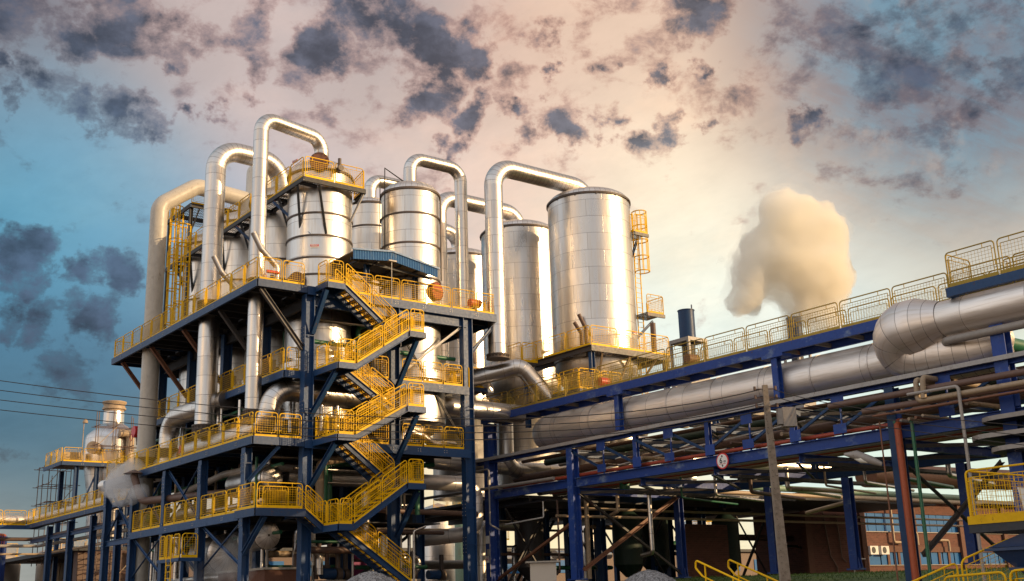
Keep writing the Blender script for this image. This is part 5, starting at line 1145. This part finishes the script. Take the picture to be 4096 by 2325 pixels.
def scaffold(x0, x1, y0, y1, z0, z1, label, st=1.0, seed=1):
    rnd = random.Random(seed); t = thing('scaffolding', (x0, y0, z0), label, 'scaffolding', 'pipe scaffolding round the distant tank')
    nx = max(1, round((x1-x0)/1.3)); ny = max(1, round((y1-y0)/1.5)); nz = int((z1-z0)/1.5)
    b = MB('pipe_brown')
    for i in range(nx+1):
        for j in range(ny+1): x = x0+(x1-x0)*i/nx; y = y0+(y1-y0)*j/ny; b.tube([(x, y, z0), (x+rnd.uniform(-.05, .05), y, z1+rnd.uniform(-.3, .8))], .035, 5)
    b.build('standards', t); b = MB('pipe_brown')
    for k in range(nz+1):
        zz = z0+.4+k*1.5
        for j in range(ny+1): y = y0+(y1-y0)*j/ny; b.tube([(x0-.4, y, zz), (x1+.4, y, zz)], .03, 5)
        for i in range(nx+1): x = x0+(x1-x0)*i/nx; b.tube([(x, y0-.4, zz+.1), (x, y1+.4, zz+.1)], .03, 5)
    b.build('ledgers', t); b = MB('pipe_tan')
    for k in range(nz):
        zz = z0+.4+k*1.5; i = k % nx; b.tube([(x0+(x1-x0)*i/nx, y0-.05, zz), (x0+(x1-x0)*(i+1)/nx, y0-.05, zz+1.5)], .03, 5)
        if k % 2: b.box(x0, x1, y0+.1, y0+.9, zz+.14, zz+.18, 'pipe_brown')
    b.build('braces', t)
scaffold(26.0, 28.2, 97.5, 100.5, 4.0, 11.6, 'scaffold bay rising at the outer corner of the small raised deck', seed=2)
scaffold(28.0, 33.5, 91.6, 92.2, 12.6, 15.4, 'scaffold poles around the shoulder of the distant tank', seed=3)
scaffold(29.0, 33.5, 92.9, 94.5, 5.0, 11.2, 'scaffold bays below the small raised deck', seed=4)
scaffold(26.5, 30.5, 84.0, 88.0, GZ, 5.0, 'low scaffold standing between the columns of the far walkway', seed=5)
t = thing('floodlight_mast', (27.2, 93, 12), 'thin mast with a small round lamp beside the distant tank', 'lamp'); MB('pipe_tan').tube([(27.2, 92.9, 11.8), (27.2, 92.9, 15.0)], .035, 5).build('mast', t); MB('pipe_tan').lathe([(.22, 14.9), (.2, 15.05), (.05, 15.25)], 27.3, 92.9, 12).build('lamp_head', t)
for i, (x, y, r, z1, m_, lab) in enumerate(((26.0, 112, 2.0, 5.2, 'tank_white', 'pale storage tank low at the frame edge'), (31.5, 111, 2.3, 5.6, 'tank_white', 'rust streaked pale tank behind the far columns'), (36.5, 112, 2.2, 5.4, 'tank_white', 'pale tank half hidden by the scaffold'))):
    t = thing('low_tank', (x, y, 0), lab, 'tank', 'low pale tanks beyond the far walkway'); MB(m_).lathe([(r, 0), (r, z1), (r*.9, z1+.2), (.05, z1+.6)], x, y, 36).build('shell', t)
    b = MB('pipe_tan'); b.pipe([(x-1, y-r-.2, 1), (x-1, y-r-.2, z1+.8), (x, y-r+.8, z1+.8)], .09, .2, 8, 'pipe_tan'); b.build('riser_pipe', t); rail(t, (x-r*.7, y-r*.7, z1+.1), (x+r*.7, y-r*.7, z1+.1), 2)
t = thing('corrugated_silo', (22.4, 99, 0), 'ribbed blue and orange silo side cut by the frame edge', 'silo'); b = MB('blue')
b.lathe([(1.6, 0), (1.6, 5.6)], 22.0, 99.5, 32, capb=False); b.lathe([(1.6, 5.61), (1.6, 6.4), (1.5, 6.5)], 22.0, 99.5, 32, 'orange')
for i in range(32): a = 2*math.pi*i/32; b.box(22+1.62*math.cos(a)-.05, 22+1.62*math.cos(a)+.05, 99.5+1.62*math.sin(a)-.05, 99.5+1.62*math.sin(a)+.05, 0, 6.3)
b.build('shell', t)
# ---- things standing on decks
def motor(x, y, z, label, m='bright_red', r=.22):
    t = thing('valve_actuator', (x, y, z), label, 'valve', 'actuators and valves on the decks'); b = MB(m); b.tube([(x-.5, y, z+.75), (x+.1, y, z+.75)], r, 16); b.tube([(x+.1, y, z+.75), (x+.15, y, z+.75)], r*1.1, 16); b.build('motor', t)
    b = MB('flange'); b.tube([(x-.2, y, z), (x-.2, y, z+.6)], .1, 10); b.disc((x-.2, y, z+.35), (1, 0, 0), .22, .1, 14); b.build('valve_body', t)
    b = MB(m); b.tube([(x-.6+.18*0, y+.2*math.cos(a), z+.4+.2*math.sin(a)) for a in [RAD(30*q) for q in range(13)]], .018, 5); b.build('handwheel', t)
motor(22.2, 64.6, 9.3, 'large red actuator on the middle deck next to the cream pipe', r=.34); motor(22.5, 58.0, 7.5, 'small red valve by the lying pipe on the middle deck'); motor(22.6, 48.2, 14.8, 'red handwheel valve at the corner of the highest deck', r=.08)
motor(34.3, 48.1, 14.8, 'red valve set at the foot of the slim loop pipe on the highest deck'); motor(31.9, 48.4, 10.73, 'red actuator behind the inner deck railing'); motor(22.4, 62.0, 4.25, 'small valve at the far end of the lowest deck', 'green')
motor(38.3, 36.3, 9.95, 'rusty valve wheel standing on the long walkway', 'rustbrown'); motor(38.4, 42.6, 9.95, 'red pump on the long walkway behind the knee pipe')
motor(33.6, 52.0, 13.2, 'red drum next to the foot of the tank-side loop pipe')
for i, (x, y, z, m_) in enumerate(((24.4, 49.0, 10.73, 'white'), (24.5, 52.6, 10.73, 'white'), (32.1, 48.4, 10.73, 'white'), (24.4, 57.3, 10.73, 'white'))):
    t = thing('control_cabinet', (x, y, z), ('white control box by the corner column on the inner deck', 'white control box behind the second upright pipe', 'white control box at the outer end of the inner deck', 'white control box deep along the inner deck')[i], 'cabinet', 'white control boxes')
    MB(m_).box(x-.22, x+.22, y-.15, y+.15, z+1.0, z+1.55).build('casing', t); MB('pipe_grey').box(x-.03, x+.03, y-.03, y+.03, z, z+1.0).build('post', t)
# ---- dense piping inside the building, each run its own pipe
rnd = random.Random(21)
kinds = [('clad_dull', 'dull silver'), ('pipe_brown', 'brown'), ('clad', 'bright silver'), ('green', 'green'), ('clad', 'shiny silver'), ('pipe_tan', 'tan')]
floors = [(1.0, 4.0, 'at ground level'), (4.3, 7.1, 'above the lowest deck'), (7.6, 10.3, 'above the middle deck'), (10.9, 14.1, 'under the highest deck')]
bays = [(24.4, 28.2, 'corner bay'), (28.9, 32.7, 'outer bay')]
GRP = 'interior piping seen between the columns'
n = 0
for fi, (za, zb, fl) in enumerate(floors):
    for bi, (xa, xb, bl) in enumerate(bays):
        for k in range(10 if fi < 2 else 7):
            m_, cn = kinds[(n*5+fi) % 6]; r = rnd.choice((.06, .09, .13, .2)); y = rnd.uniform(48.3, 53.5); x = rnd.uniform(xa, xb); up_ = k % 2 == 0
            if up_: bigpipe('process_pipe', f'{cn} upright pipe number of {bl} {fl}, {ORD[k]} inward'.replace(' number of', ' in the'), [(x, y, za+.05), (x, y, zb-.2-rnd.uniform(0, .3)), (x+rnd.uniform(.5, 1.5), y, zb-.2)], r, r*1.8, m_, m_, 14, group=GRP)
            else: zz = rnd.uniform(za+.5, zb-.3); bigpipe('process_pipe', f'{cn} level pipe in the {bl} {fl}, {ORD[k]} inward', [(xa-.2, y, zz), (xb+.2, y, zz)], r*.8, .3, m_, m_, 14, group=GRP)
            n += 1
for fi, (za, zb, fl) in enumerate(floors[:3]):
    for k in range(11):
        m_, cn = kinds[(k*2+fi*3) % 6]; y = 49.9+k*1.5; x = 22.5+rnd.uniform(0, 1.0); r = rnd.choice((.07, .1, .15))
        bigpipe('process_pipe', f'{cn} pipe standing along the long side {fl}, {ORD[k]} from the corner', [(x, y, za+.05), (x, y, zb-.15)], r, .3, m_, m_, 14, group=GRP)
    bigpipe('process_pipe', f'green pipe running the long side {fl}', [(23.3, 48.5, zb-.6), (23.3, 66, zb-.6)], .085, .3, 'green', 'green', 12, group=GRP)
    bigpipe('process_pipe', f'dull silver pipe running the long side {fl}', [(23.0, 50, za+.6), (23.0, 66, za+.6)], .15, .3, 'clad_dull', 'clad_dull', 16, group=GRP)
bigpipe('process_pipe', 'long green pipe crossing the frame just under the highest deck', [(24.2, 48.0, 12.35), (32.7, 48.0, 12.3)], .11, .3, 'green', 'green', 12, group=GRP)
bigpipe('process_pipe', 'shiny upright pipe pair member behind the middle column, thick', [(30.9, 50.8, 1.6), (30.9, 50.8, 5.6)], .24, .3, 'clad', 'clad', 20, group=GRP)
bigpipe('process_pipe', 'shiny U-bent pipe behind the last stair flight', [(28.9, 50.6, 5.6), (28.9, 50.6, 2.2), (30.2, 50.6, 2.2)], .22, .4, 'clad_dull', 'clad_elbow', 20, group=GRP)
bigpipe('process_pipe', 'shiny horizontal U-bend low between the rear columns', [(31.4, 52.0, 2.4), (32.9, 52.0, 2.4), (32.9, 52.0, 1.7), (31.4, 52.0, 1.7)], .17, .3, 'clad', 'clad_elbow', 18, group=GRP)
bigpipe('process_pipe', 'forked silver outlet pipe below the corner landing', [(25.0, 48.9, 3.6), (25.0, 48.9, 2.9), (25.5, 48.9, 2.3), (25.5, 48.9, 1.5)], .17, .3, 'clad', 'clad_elbow', 18, group=GRP)
for i, y in enumerate((52.1, 56.9, 61.7, 66.5)):
    for lv, fl in ((14.0, 'highest'), (7.1, 'middle'), (3.95, 'lowest')):
        b = MB('darksteel'); b.ibeam((24.1, y, lv), (32.9, y, lv), .2, .45); tag(b.build('floor_girder', None, (24.1, y, lv)), f'dark girder carrying the {fl} deck at the {ORD[i]} column row inward', 'girder', 'girders inside the building')
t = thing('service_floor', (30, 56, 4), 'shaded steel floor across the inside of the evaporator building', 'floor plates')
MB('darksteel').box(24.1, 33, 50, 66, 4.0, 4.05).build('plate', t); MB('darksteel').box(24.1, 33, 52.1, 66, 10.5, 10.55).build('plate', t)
for i, (xa, xb, ya) in enumerate(((28.75, 32.8, 52.1), (24.1, 28.4, 56.9))):
    xbrace(t, (xa, ya-.15, 1.1), (xb, ya-.15, 3.9), (xa, ya-.12, 3.9), (xb, ya-.12, 1.1), 'brace', .12)
# brick plinths below the drums
for i, (x, y, w_) in enumerate(((23.4, 49.2, 1.0), (23.2, 52.2, .9))):
    t = thing('brick_plinth', (x, y, GZ), ('brick plinth under the small hung drum', 'brick plinth beside the largest drum')[i], 'plinth', 'plinths under the drums'); MB('brick_pier').box(x-.6, x+w_, y-.2, y+1.6, .6, 1.75).box(x-.7, x+w_+.1, y-.3, y+1.7, 1.751, 1.85, 'concrete').build('plinth_block', t)
t = thing('dark_backing', (33, 60, 4), 'dark sheets added to block the sky behind the evaporator building', 'wall')  # added sheets that keep the inside dark between the floors
MB('darksteel').box(33.4, 33.5, 52.5, 67, 3.7, 14.2).build('backing_panel', t); MB('darksteel').box(29.2, 33.3, 66.6, 66.7, 3.7, 14.2).build('backing_panel', t); MB('darksteel').box(28.9, 29.0, 54.2, 66.4, 7.4, 14.2).build('backing_panel', t)
t = thing('occluder', (72, -7, 0), 'added unseen warehouse beyond the frame edge, shading the ground level', 'building')  # unseen block added to cast shade on the low parts of the plant
ax_ = Vector((.788, .616, 0)); ay_ = Vector((.616, -.788, 0)); c_ = Vector((74, -10, 0)); b = MB('concrete')
b.hexa([c_+ax_*x_+ay_*y_+Vector((0, 0, z_)) for z_ in (-2, 17.0) for x_, y_ in ((-62, 0), (40, 0), (40, 20), (-62, 20))]); b.build('wall', t)
b = MB('darksteel'); b.hexa([c_+ax_*x_+ay_*y_+Vector((0, 0, z_)) for z_ in (17.01, 17.5) for x_, y_ in ((-62.5, -.5), (40.5, -.5), (40.5, 20.5), (-62.5, 20.5))]); b.build('roof', t)
# ---- machinery hall far behind (what is seen through the ground floor)
for i in range(9):
    x = 46+i*5.2; y = 70+((i*7) % 5)*2.2; r = (1.2, .8, 1.5)[i % 3]; z1 = (6.5, 9, 5)[i % 3]; m_ = ('clad_dull', 'green_pale', 'tank_white')[i % 3]
    t = thing('process_tank', (x, y, 0), f'{("dull silver", "pale green", "off-white")[i % 3]} upright tank in the yard behind the rack, {ORD[i]} going away from the stairs', 'tank', 'yard tanks behind the rack')
    MB(m_).lathe([(r, .4), (r, z1), (r*.8, z1+.3), (.05, z1+.6)], x, y, 32).build('shell', t); rail(t, (x-r, y-r, z1), (x+r, y-r, z1), 2)
for i in range(6):
    x = 34+i*6.5; bigpipe('process_pipe', f'yard pipe bridge line behind the ground floor, {ORD[i]} outward', [(x, 66, 2.2+i*.35), (x+8, 66+i, 2.3+i*.35)], .3, .4, ('clad', 'pipe_grey', 'clad_dull')[i % 3], None, 16, group='yard pipes')
for i, (x, y) in enumerate(((46.5, 50.5), (50.2, 52), (41.5, 53.5), (55.5, 51))): 
    t = thing('green_vessel', (x, y, 1), ('dark green vessel by the tan standpipe', 'dark green vessel in front of the brick', 'dark vessel behind the lettered column', 'dark green vessel next to the brick pier')[i], 'vessel', 'dark vessels standing under the rack'); MB('darkgreen' if i != 2 else 'brace').lathe([(.2, 1.2), (.85, 1.9), (.85, 4.6), (.3, 5.1)], x, y, 28).build('shell', t)
    MB('navy').hcol(x-1.6, y+.5, 1.0, 5.6, .4, .4).build('support', t); MB('navy').hcol(x-1.6, y+3.5, 1.0, 5.6, .4, .4).build('support', t); MB('brace').angle((x-1.6, y+.5, 1.2), (x-1.6, y+3.5, 5), .12).build('brace', t)
t = thing('overhead_deck', (50, 55, 5.3), 'dark roof deck, widened to shade the area under and behind the rack', 'deck'); b = MB('darksteel'); b.box(38.5, 47.5, 50.4, 66, 5.55, 5.7); b.box(44.6, 66, 42.5, 48.3, 5.15, 5.25); b.box(37.3, 44.5, 46.5, 50.3, 5.0, 5.1)  # roof beams made into a slab and extended to darken what lies beneath
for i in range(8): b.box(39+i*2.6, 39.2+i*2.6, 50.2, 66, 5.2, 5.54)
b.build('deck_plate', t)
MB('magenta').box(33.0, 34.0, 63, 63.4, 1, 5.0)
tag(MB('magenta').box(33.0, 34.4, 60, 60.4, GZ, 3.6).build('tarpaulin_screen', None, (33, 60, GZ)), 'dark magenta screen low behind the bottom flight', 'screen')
t = thing('sky_blocker', (70, 88, 0), 'low dark hall added to block the sky behind the plant', 'building')  # dark mass added to cut off the sky at ground level
MB('pipe_brown').box(26, 150, 88, 89, 0, 4.6).build('wall', t); MB('darksteel').box(25.5, 150.5, 87.5, 110, 4.61, 4.9).build('roof', t)
for i in range(24): MB('window').box(30+i*5, 32.6+i*5, 87.93, 87.99, 2.6, 3.8).build('window', t)
rnd = random.Random(77)
for i in range(14):
    x = 37.2+i*1.75+rnd.uniform(-.4, .4); y = 51.5+((i*5) % 7)*1.9
    column(x, y, GZ-.2, 5.5, f'shaded post under the dark deck behind the rack, {ORD[i % 12]} {"near" if i < 12 else "far"} one', w=.3, d=.3, group='shaded posts under the dark deck')
for i in range(16):
    m_, cn = kinds[i % 6]; x = 37.5+i*1.5; y = rnd.uniform(50.8, 62); zz = rnd.uniform(1.6, 4.8); r = rnd.choice((.08, .12, .2, .3))
    bigpipe('process_pipe', f'{cn} pipe in the shade under the dark deck, {("low", "high")[zz > 3.2]}, {ORD[i % 12]} one {"beyond" if i > 11 else "along"}', [(x, y, zz), (x+rnd.uniform(3, 7), y+.5, zz), (x+7, y+3, zz)] if i % 2 else [(x, y, .9), (x, y, zz), (x+2.5, y, zz)], r, r*1.6, m_, m_, 12, group='shaded pipes under the dark deck')
for i in range(7):
    x = 38+i*3.1; y = 50.9+(i % 3)*3.5; t = thing('sway_bracing', (x, y, 1), f'thin crossed braces in the shade under the dark deck, {ORD[i]} pair', 'bracing', 'shaded crossed braces'); xbrace(t, (x, y, 1.0), (x+2.8, y, 5.0), (x, y+.1, 5.0), (x+2.8, y+.1, 1.0), 'brace', .12)
for i in range(12):
    x = 37.6+i*.55; m_, cn = kinds[(i*5+1) % 6]; y = 46.0-i*1.7; z_ = 1.4+(i*7 % 5)*.7
    bigpipe('process_pipe', f'{cn} drop line inside the rack legs, {ORD[i % 12]} towards the road', [(x, y, 5.0), (x, y, z_), (x+1.6, y+2.4, z_)] if i < 4 else [(x, y, 5.6), (x, y, 4.6), (x+5, y+1, 4.5)], .05+.02*(i % 4), .14, m_, m_, 10, group='drop lines inside the rack')
def pump(x, y, label):
    t = thing('pump', (x, y, GZ), label, 'pump', 'pumps at ground level'); MB('navy').tube([(x-.45, y, 1.55), (x+.25, y, 1.55)], .25, 18).build('motor', t); MB('flange').tube([(x+.3, y, 1.5), (x+.55, y, 1.5)], .33, 20).build('casing', t); MB('flange').tube([(x+.42, y, 1.8), (x+.42, y, 2.6)], .12, 12).build('outlet', t); MB('concrete').box(x-.6, x+.7, y-.35, y+.35, .9, 1.25).build('base', t)
for i, (x, y) in enumerate(((26.2, 49.2), (27.6, 51.0), (30.6, 49.6), (34.6, 53.0))): pump(x, y, ('dark blue pump under the corner bay', 'dark blue pump one row deeper in the corner bay', 'dark blue pump under the outer bay', 'dark blue pump just outside the frame by the big elbow')[i])
for i in range(4):
    x = 24.6+i*.55; bigpipe('process_pipe', f'dark valve riser under the corner landing, {ORD[i]} of four', [(x, 49.6, 1.3), (x, 49.6, 2.4), (x+.2, 49.6, 3.1)], .10, .2, 'pipe_brown', 'pipe_brown', 12, flanges=[((x, 49.6, 1.8), V, .17, .3)], group='dark valve risers')
# ---- tank foot details
bigpipe('vent_pipe', 'rusty slanted vent pipe sticking up by the foot of the tank-side loop pipe', [(35.0, 49.5, 12.6), (34.9, 49.5, 13.3), (34.3, 50.0, 14.3)], .15, .3, 'pipe_brown', 'pipe_brown', 12)
for i, (dx_, h) in enumerate(((0, 1.5), (.35, 2.0), (.8, 1.2))):
    bigpipe('vent_pipe', f'rusty valve stack on the tank platform, {("short", "tall", "lowest")[i]} one', [(39.7+dx_, 45.9, 13.2), (39.7+dx_, 45.9, 13.2+h*.6), (39.5+dx_-.2, 46.0, 13.2+h)], .11, .2, 'pipe_brown', 'pipe_brown', 12, group='rusty valve stacks')
bigpipe('vent_pipe', 'rusty valve column at the far corner of the tank platform', [(44.2, 44.9, 13.2), (44.2, 44.9, 15.0)], .16, .2, 'pipe_brown', 'pipe_brown', 12)
t = thing('mezzanine_platform', (37, 50, 11.3), 'railed landing between the tank platform and the long walkway', 'platform'); z = 11.3
deck_part(t, 33.6, 36.3, 49.6, 51.4, z, 'WS', .2, False); rail(t, (33.65, 51.4, z), (33.65, 49.7, z), 1); rail(t, (33.65, 49.65, z), (36.2, 49.65, z), 2)
deck_part(t, 37.9, 41.0, 44.2, 47.6, 10.6, 'WS', .2, False); rail(t, (37.95, 47.6, 10.6), (37.95, 44.2, 10.6), 2); rail(t, (37.95, 44.25, 10.6), (41, 44.25, 10.6), 2)
t = thing('side_platform', (60, 45, 11), 'distant railed platform showing between walkway and duct', 'platform'); deck_part(t, 50, 56, 46, 50, 11.3, 'WS', .3, False); rail(t, (50, 46.05, 11.3), (56, 46.05, 11.3), 4); rail(t, (50.05, 50, 11.3), (50.05, 46.1, 11.3), 3)
MB('concrete').box(50.3, 55.7, 46.3, 49.7, 10.7, 10.98).build('slab', t)
for x, y in ((50.5, 46.5), (55.5, 46.5)): MB('navy').hcol(x, y, 5, 10.69, .3, .3).build('post', t)
# ================================================================ steam
def steam(name, label, balls, dens, col, seed, nscale, res=.6, loc=(0, 0, 0)):
    mb = bpy.data.metaballs.new('s'); mo = bpy.data.objects.new('s', mb); COL.objects.link(mo); mb.resolution = res; mb.threshold = .3
    for (x, y, z_, r) in balls: e_ = mb.elements.new(); e_.co = (x, y, z_); e_.radius = r*1.35
    dg = bpy.context.evaluated_depsgraph_get(); me = bpy.data.meshes.new_from_object(mo.evaluated_get(dg)); bpy.data.objects.remove(mo)
    from mathutils import noise
    me.calc_loop_triangles() if False else None
    for v in me.vertices:
        n_ = v.normal; q = v.co; k = noise.fractal(q*nscale+Vector((seed, 0, 0)), .8, 2.1, 6)
        v.co = q + n_*k*.64/nscale*.5
    m = bpy.data.materials.new(name); m.use_nodes = True; N = NT(m.node_tree); N.n.clear()
    pv = N.new('ShaderNodeVolumePrincipled'); pv.inputs['Color'].default_value = (*col, 1); pv.inputs['Anisotropy'].default_value = .2
    g = N.new('ShaderNodeNewGeometry').outputs['Position']; nn = N.noise(g, nscale*.8, 4, .6); N.put(pv, 'Density', N.m('MULTIPLY', N.mr(nn, .3, .6, .15, 1.), dens))
    out = N.new('ShaderNodeOutputMaterial'); N.l.new(pv.outputs[0], out.inputs['Volume']); me.materials.clear(); me.materials.append(m)
    me.name = name; o = bpy.data.objects.new(name, me); COL.objects.link(o); tag(o, label, 'steam', None, 'stuff'); return o
e = Vector((math.sin(YAW), -math.cos(YAW), 0)); f = Vector((math.cos(YAW), math.sin(YAW), 0))
def pl(u, v, r, off=0):     # lay-out of the plume in the vertical plane 95 m out
    d = skydir(u, v); p = d*(95+off)/d.dot(Vector(fw)); return (p.x, p.y, p.z, r)
B_ = [pl(1984, 824, .8), pl(1985, 800, 1.1), pl(1990, 765, 1.6), pl(2005, 725, 2.2), pl(2040, 680, 2.6, 2), pl(2000, 650, 3.0), pl(1930, 640, 3.0, 1), pl(1875, 690, 2.0, -1), pl(1850, 730, 1.3, -1), pl(1875, 740, 1.2), pl(2050, 610, 2.7, 1), pl(2075, 560, 1.7), pl(2005, 570, 2.6), pl(1950, 580, 2.9, 1), pl(1975, 520, 2.6), pl(1970, 495, 1.6), pl(1920, 610, 2.6), pl(2070, 720, 2.0), pl(2075, 660, 2.4), pl(2045, 535, 2.0), pl(1880, 650, 2.0), pl(1985, 610, 3.2), pl(2050, 765, 1.7), pl(2075, 790, 1.4), pl(1950, 690, 2.0)]
steam('steam_cloud', 'big cream steam plume rising from the dark stack', [(a_[0], a_[1], a_[2]-.7, a_[3]*.93) for a_ in B_], 1.1, (1.0, .975, .91), 3, .42, .35)
steam('steam_cloud', 'faint wisps fringing the big cream plume', [(a_[0], a_[1], a_[2]-.7, a_[3]*1.02) for a_ in B_]+[pl(1806, 650, .6)], .16, (1.0, .99, .97), 5, .30, .5)
s_ = lambda x, y, z_, r: (x, y, z_, r)
steam('steam_cloud', 'white steam puff blown out of the capped exhaust pipe', [s_(20.9, 62.0, 7.2, .9), s_(20.8, 63.2, 7.0, 1.0), s_(20.8, 64.4, 6.9, .8), s_(20.7, 61.4, 6.3, .7), s_(20.8, 62.8, 6.2, .7), s_(20.9, 65.2, 7.3, .5), s_(20.7, 60.2, 6.3, .5), s_(20.8, 61.5, 7.6, .45), s_(20.8, 66.2, 7.7, .4), s_(20.8, 64.9, 7.9, .35)], 1.0, (1, 1, 1), 9, .9, .22)
steam('steam_cloud', 'thin steam drifting around the drums near the ground', [s_(21.8, 50.0, 2.4, .8), s_(21.8, 51.0, 1.9, .8), s_(21.9, 49.3, 1.7, .7), s_(21.8, 54.2, 2.2, .8), s_(21.8, 53.2, 1.6, .8), s_(21.8, 50.2, 3.2, .5)], .45, (1, 1, 1), 5, 1.2, .25)
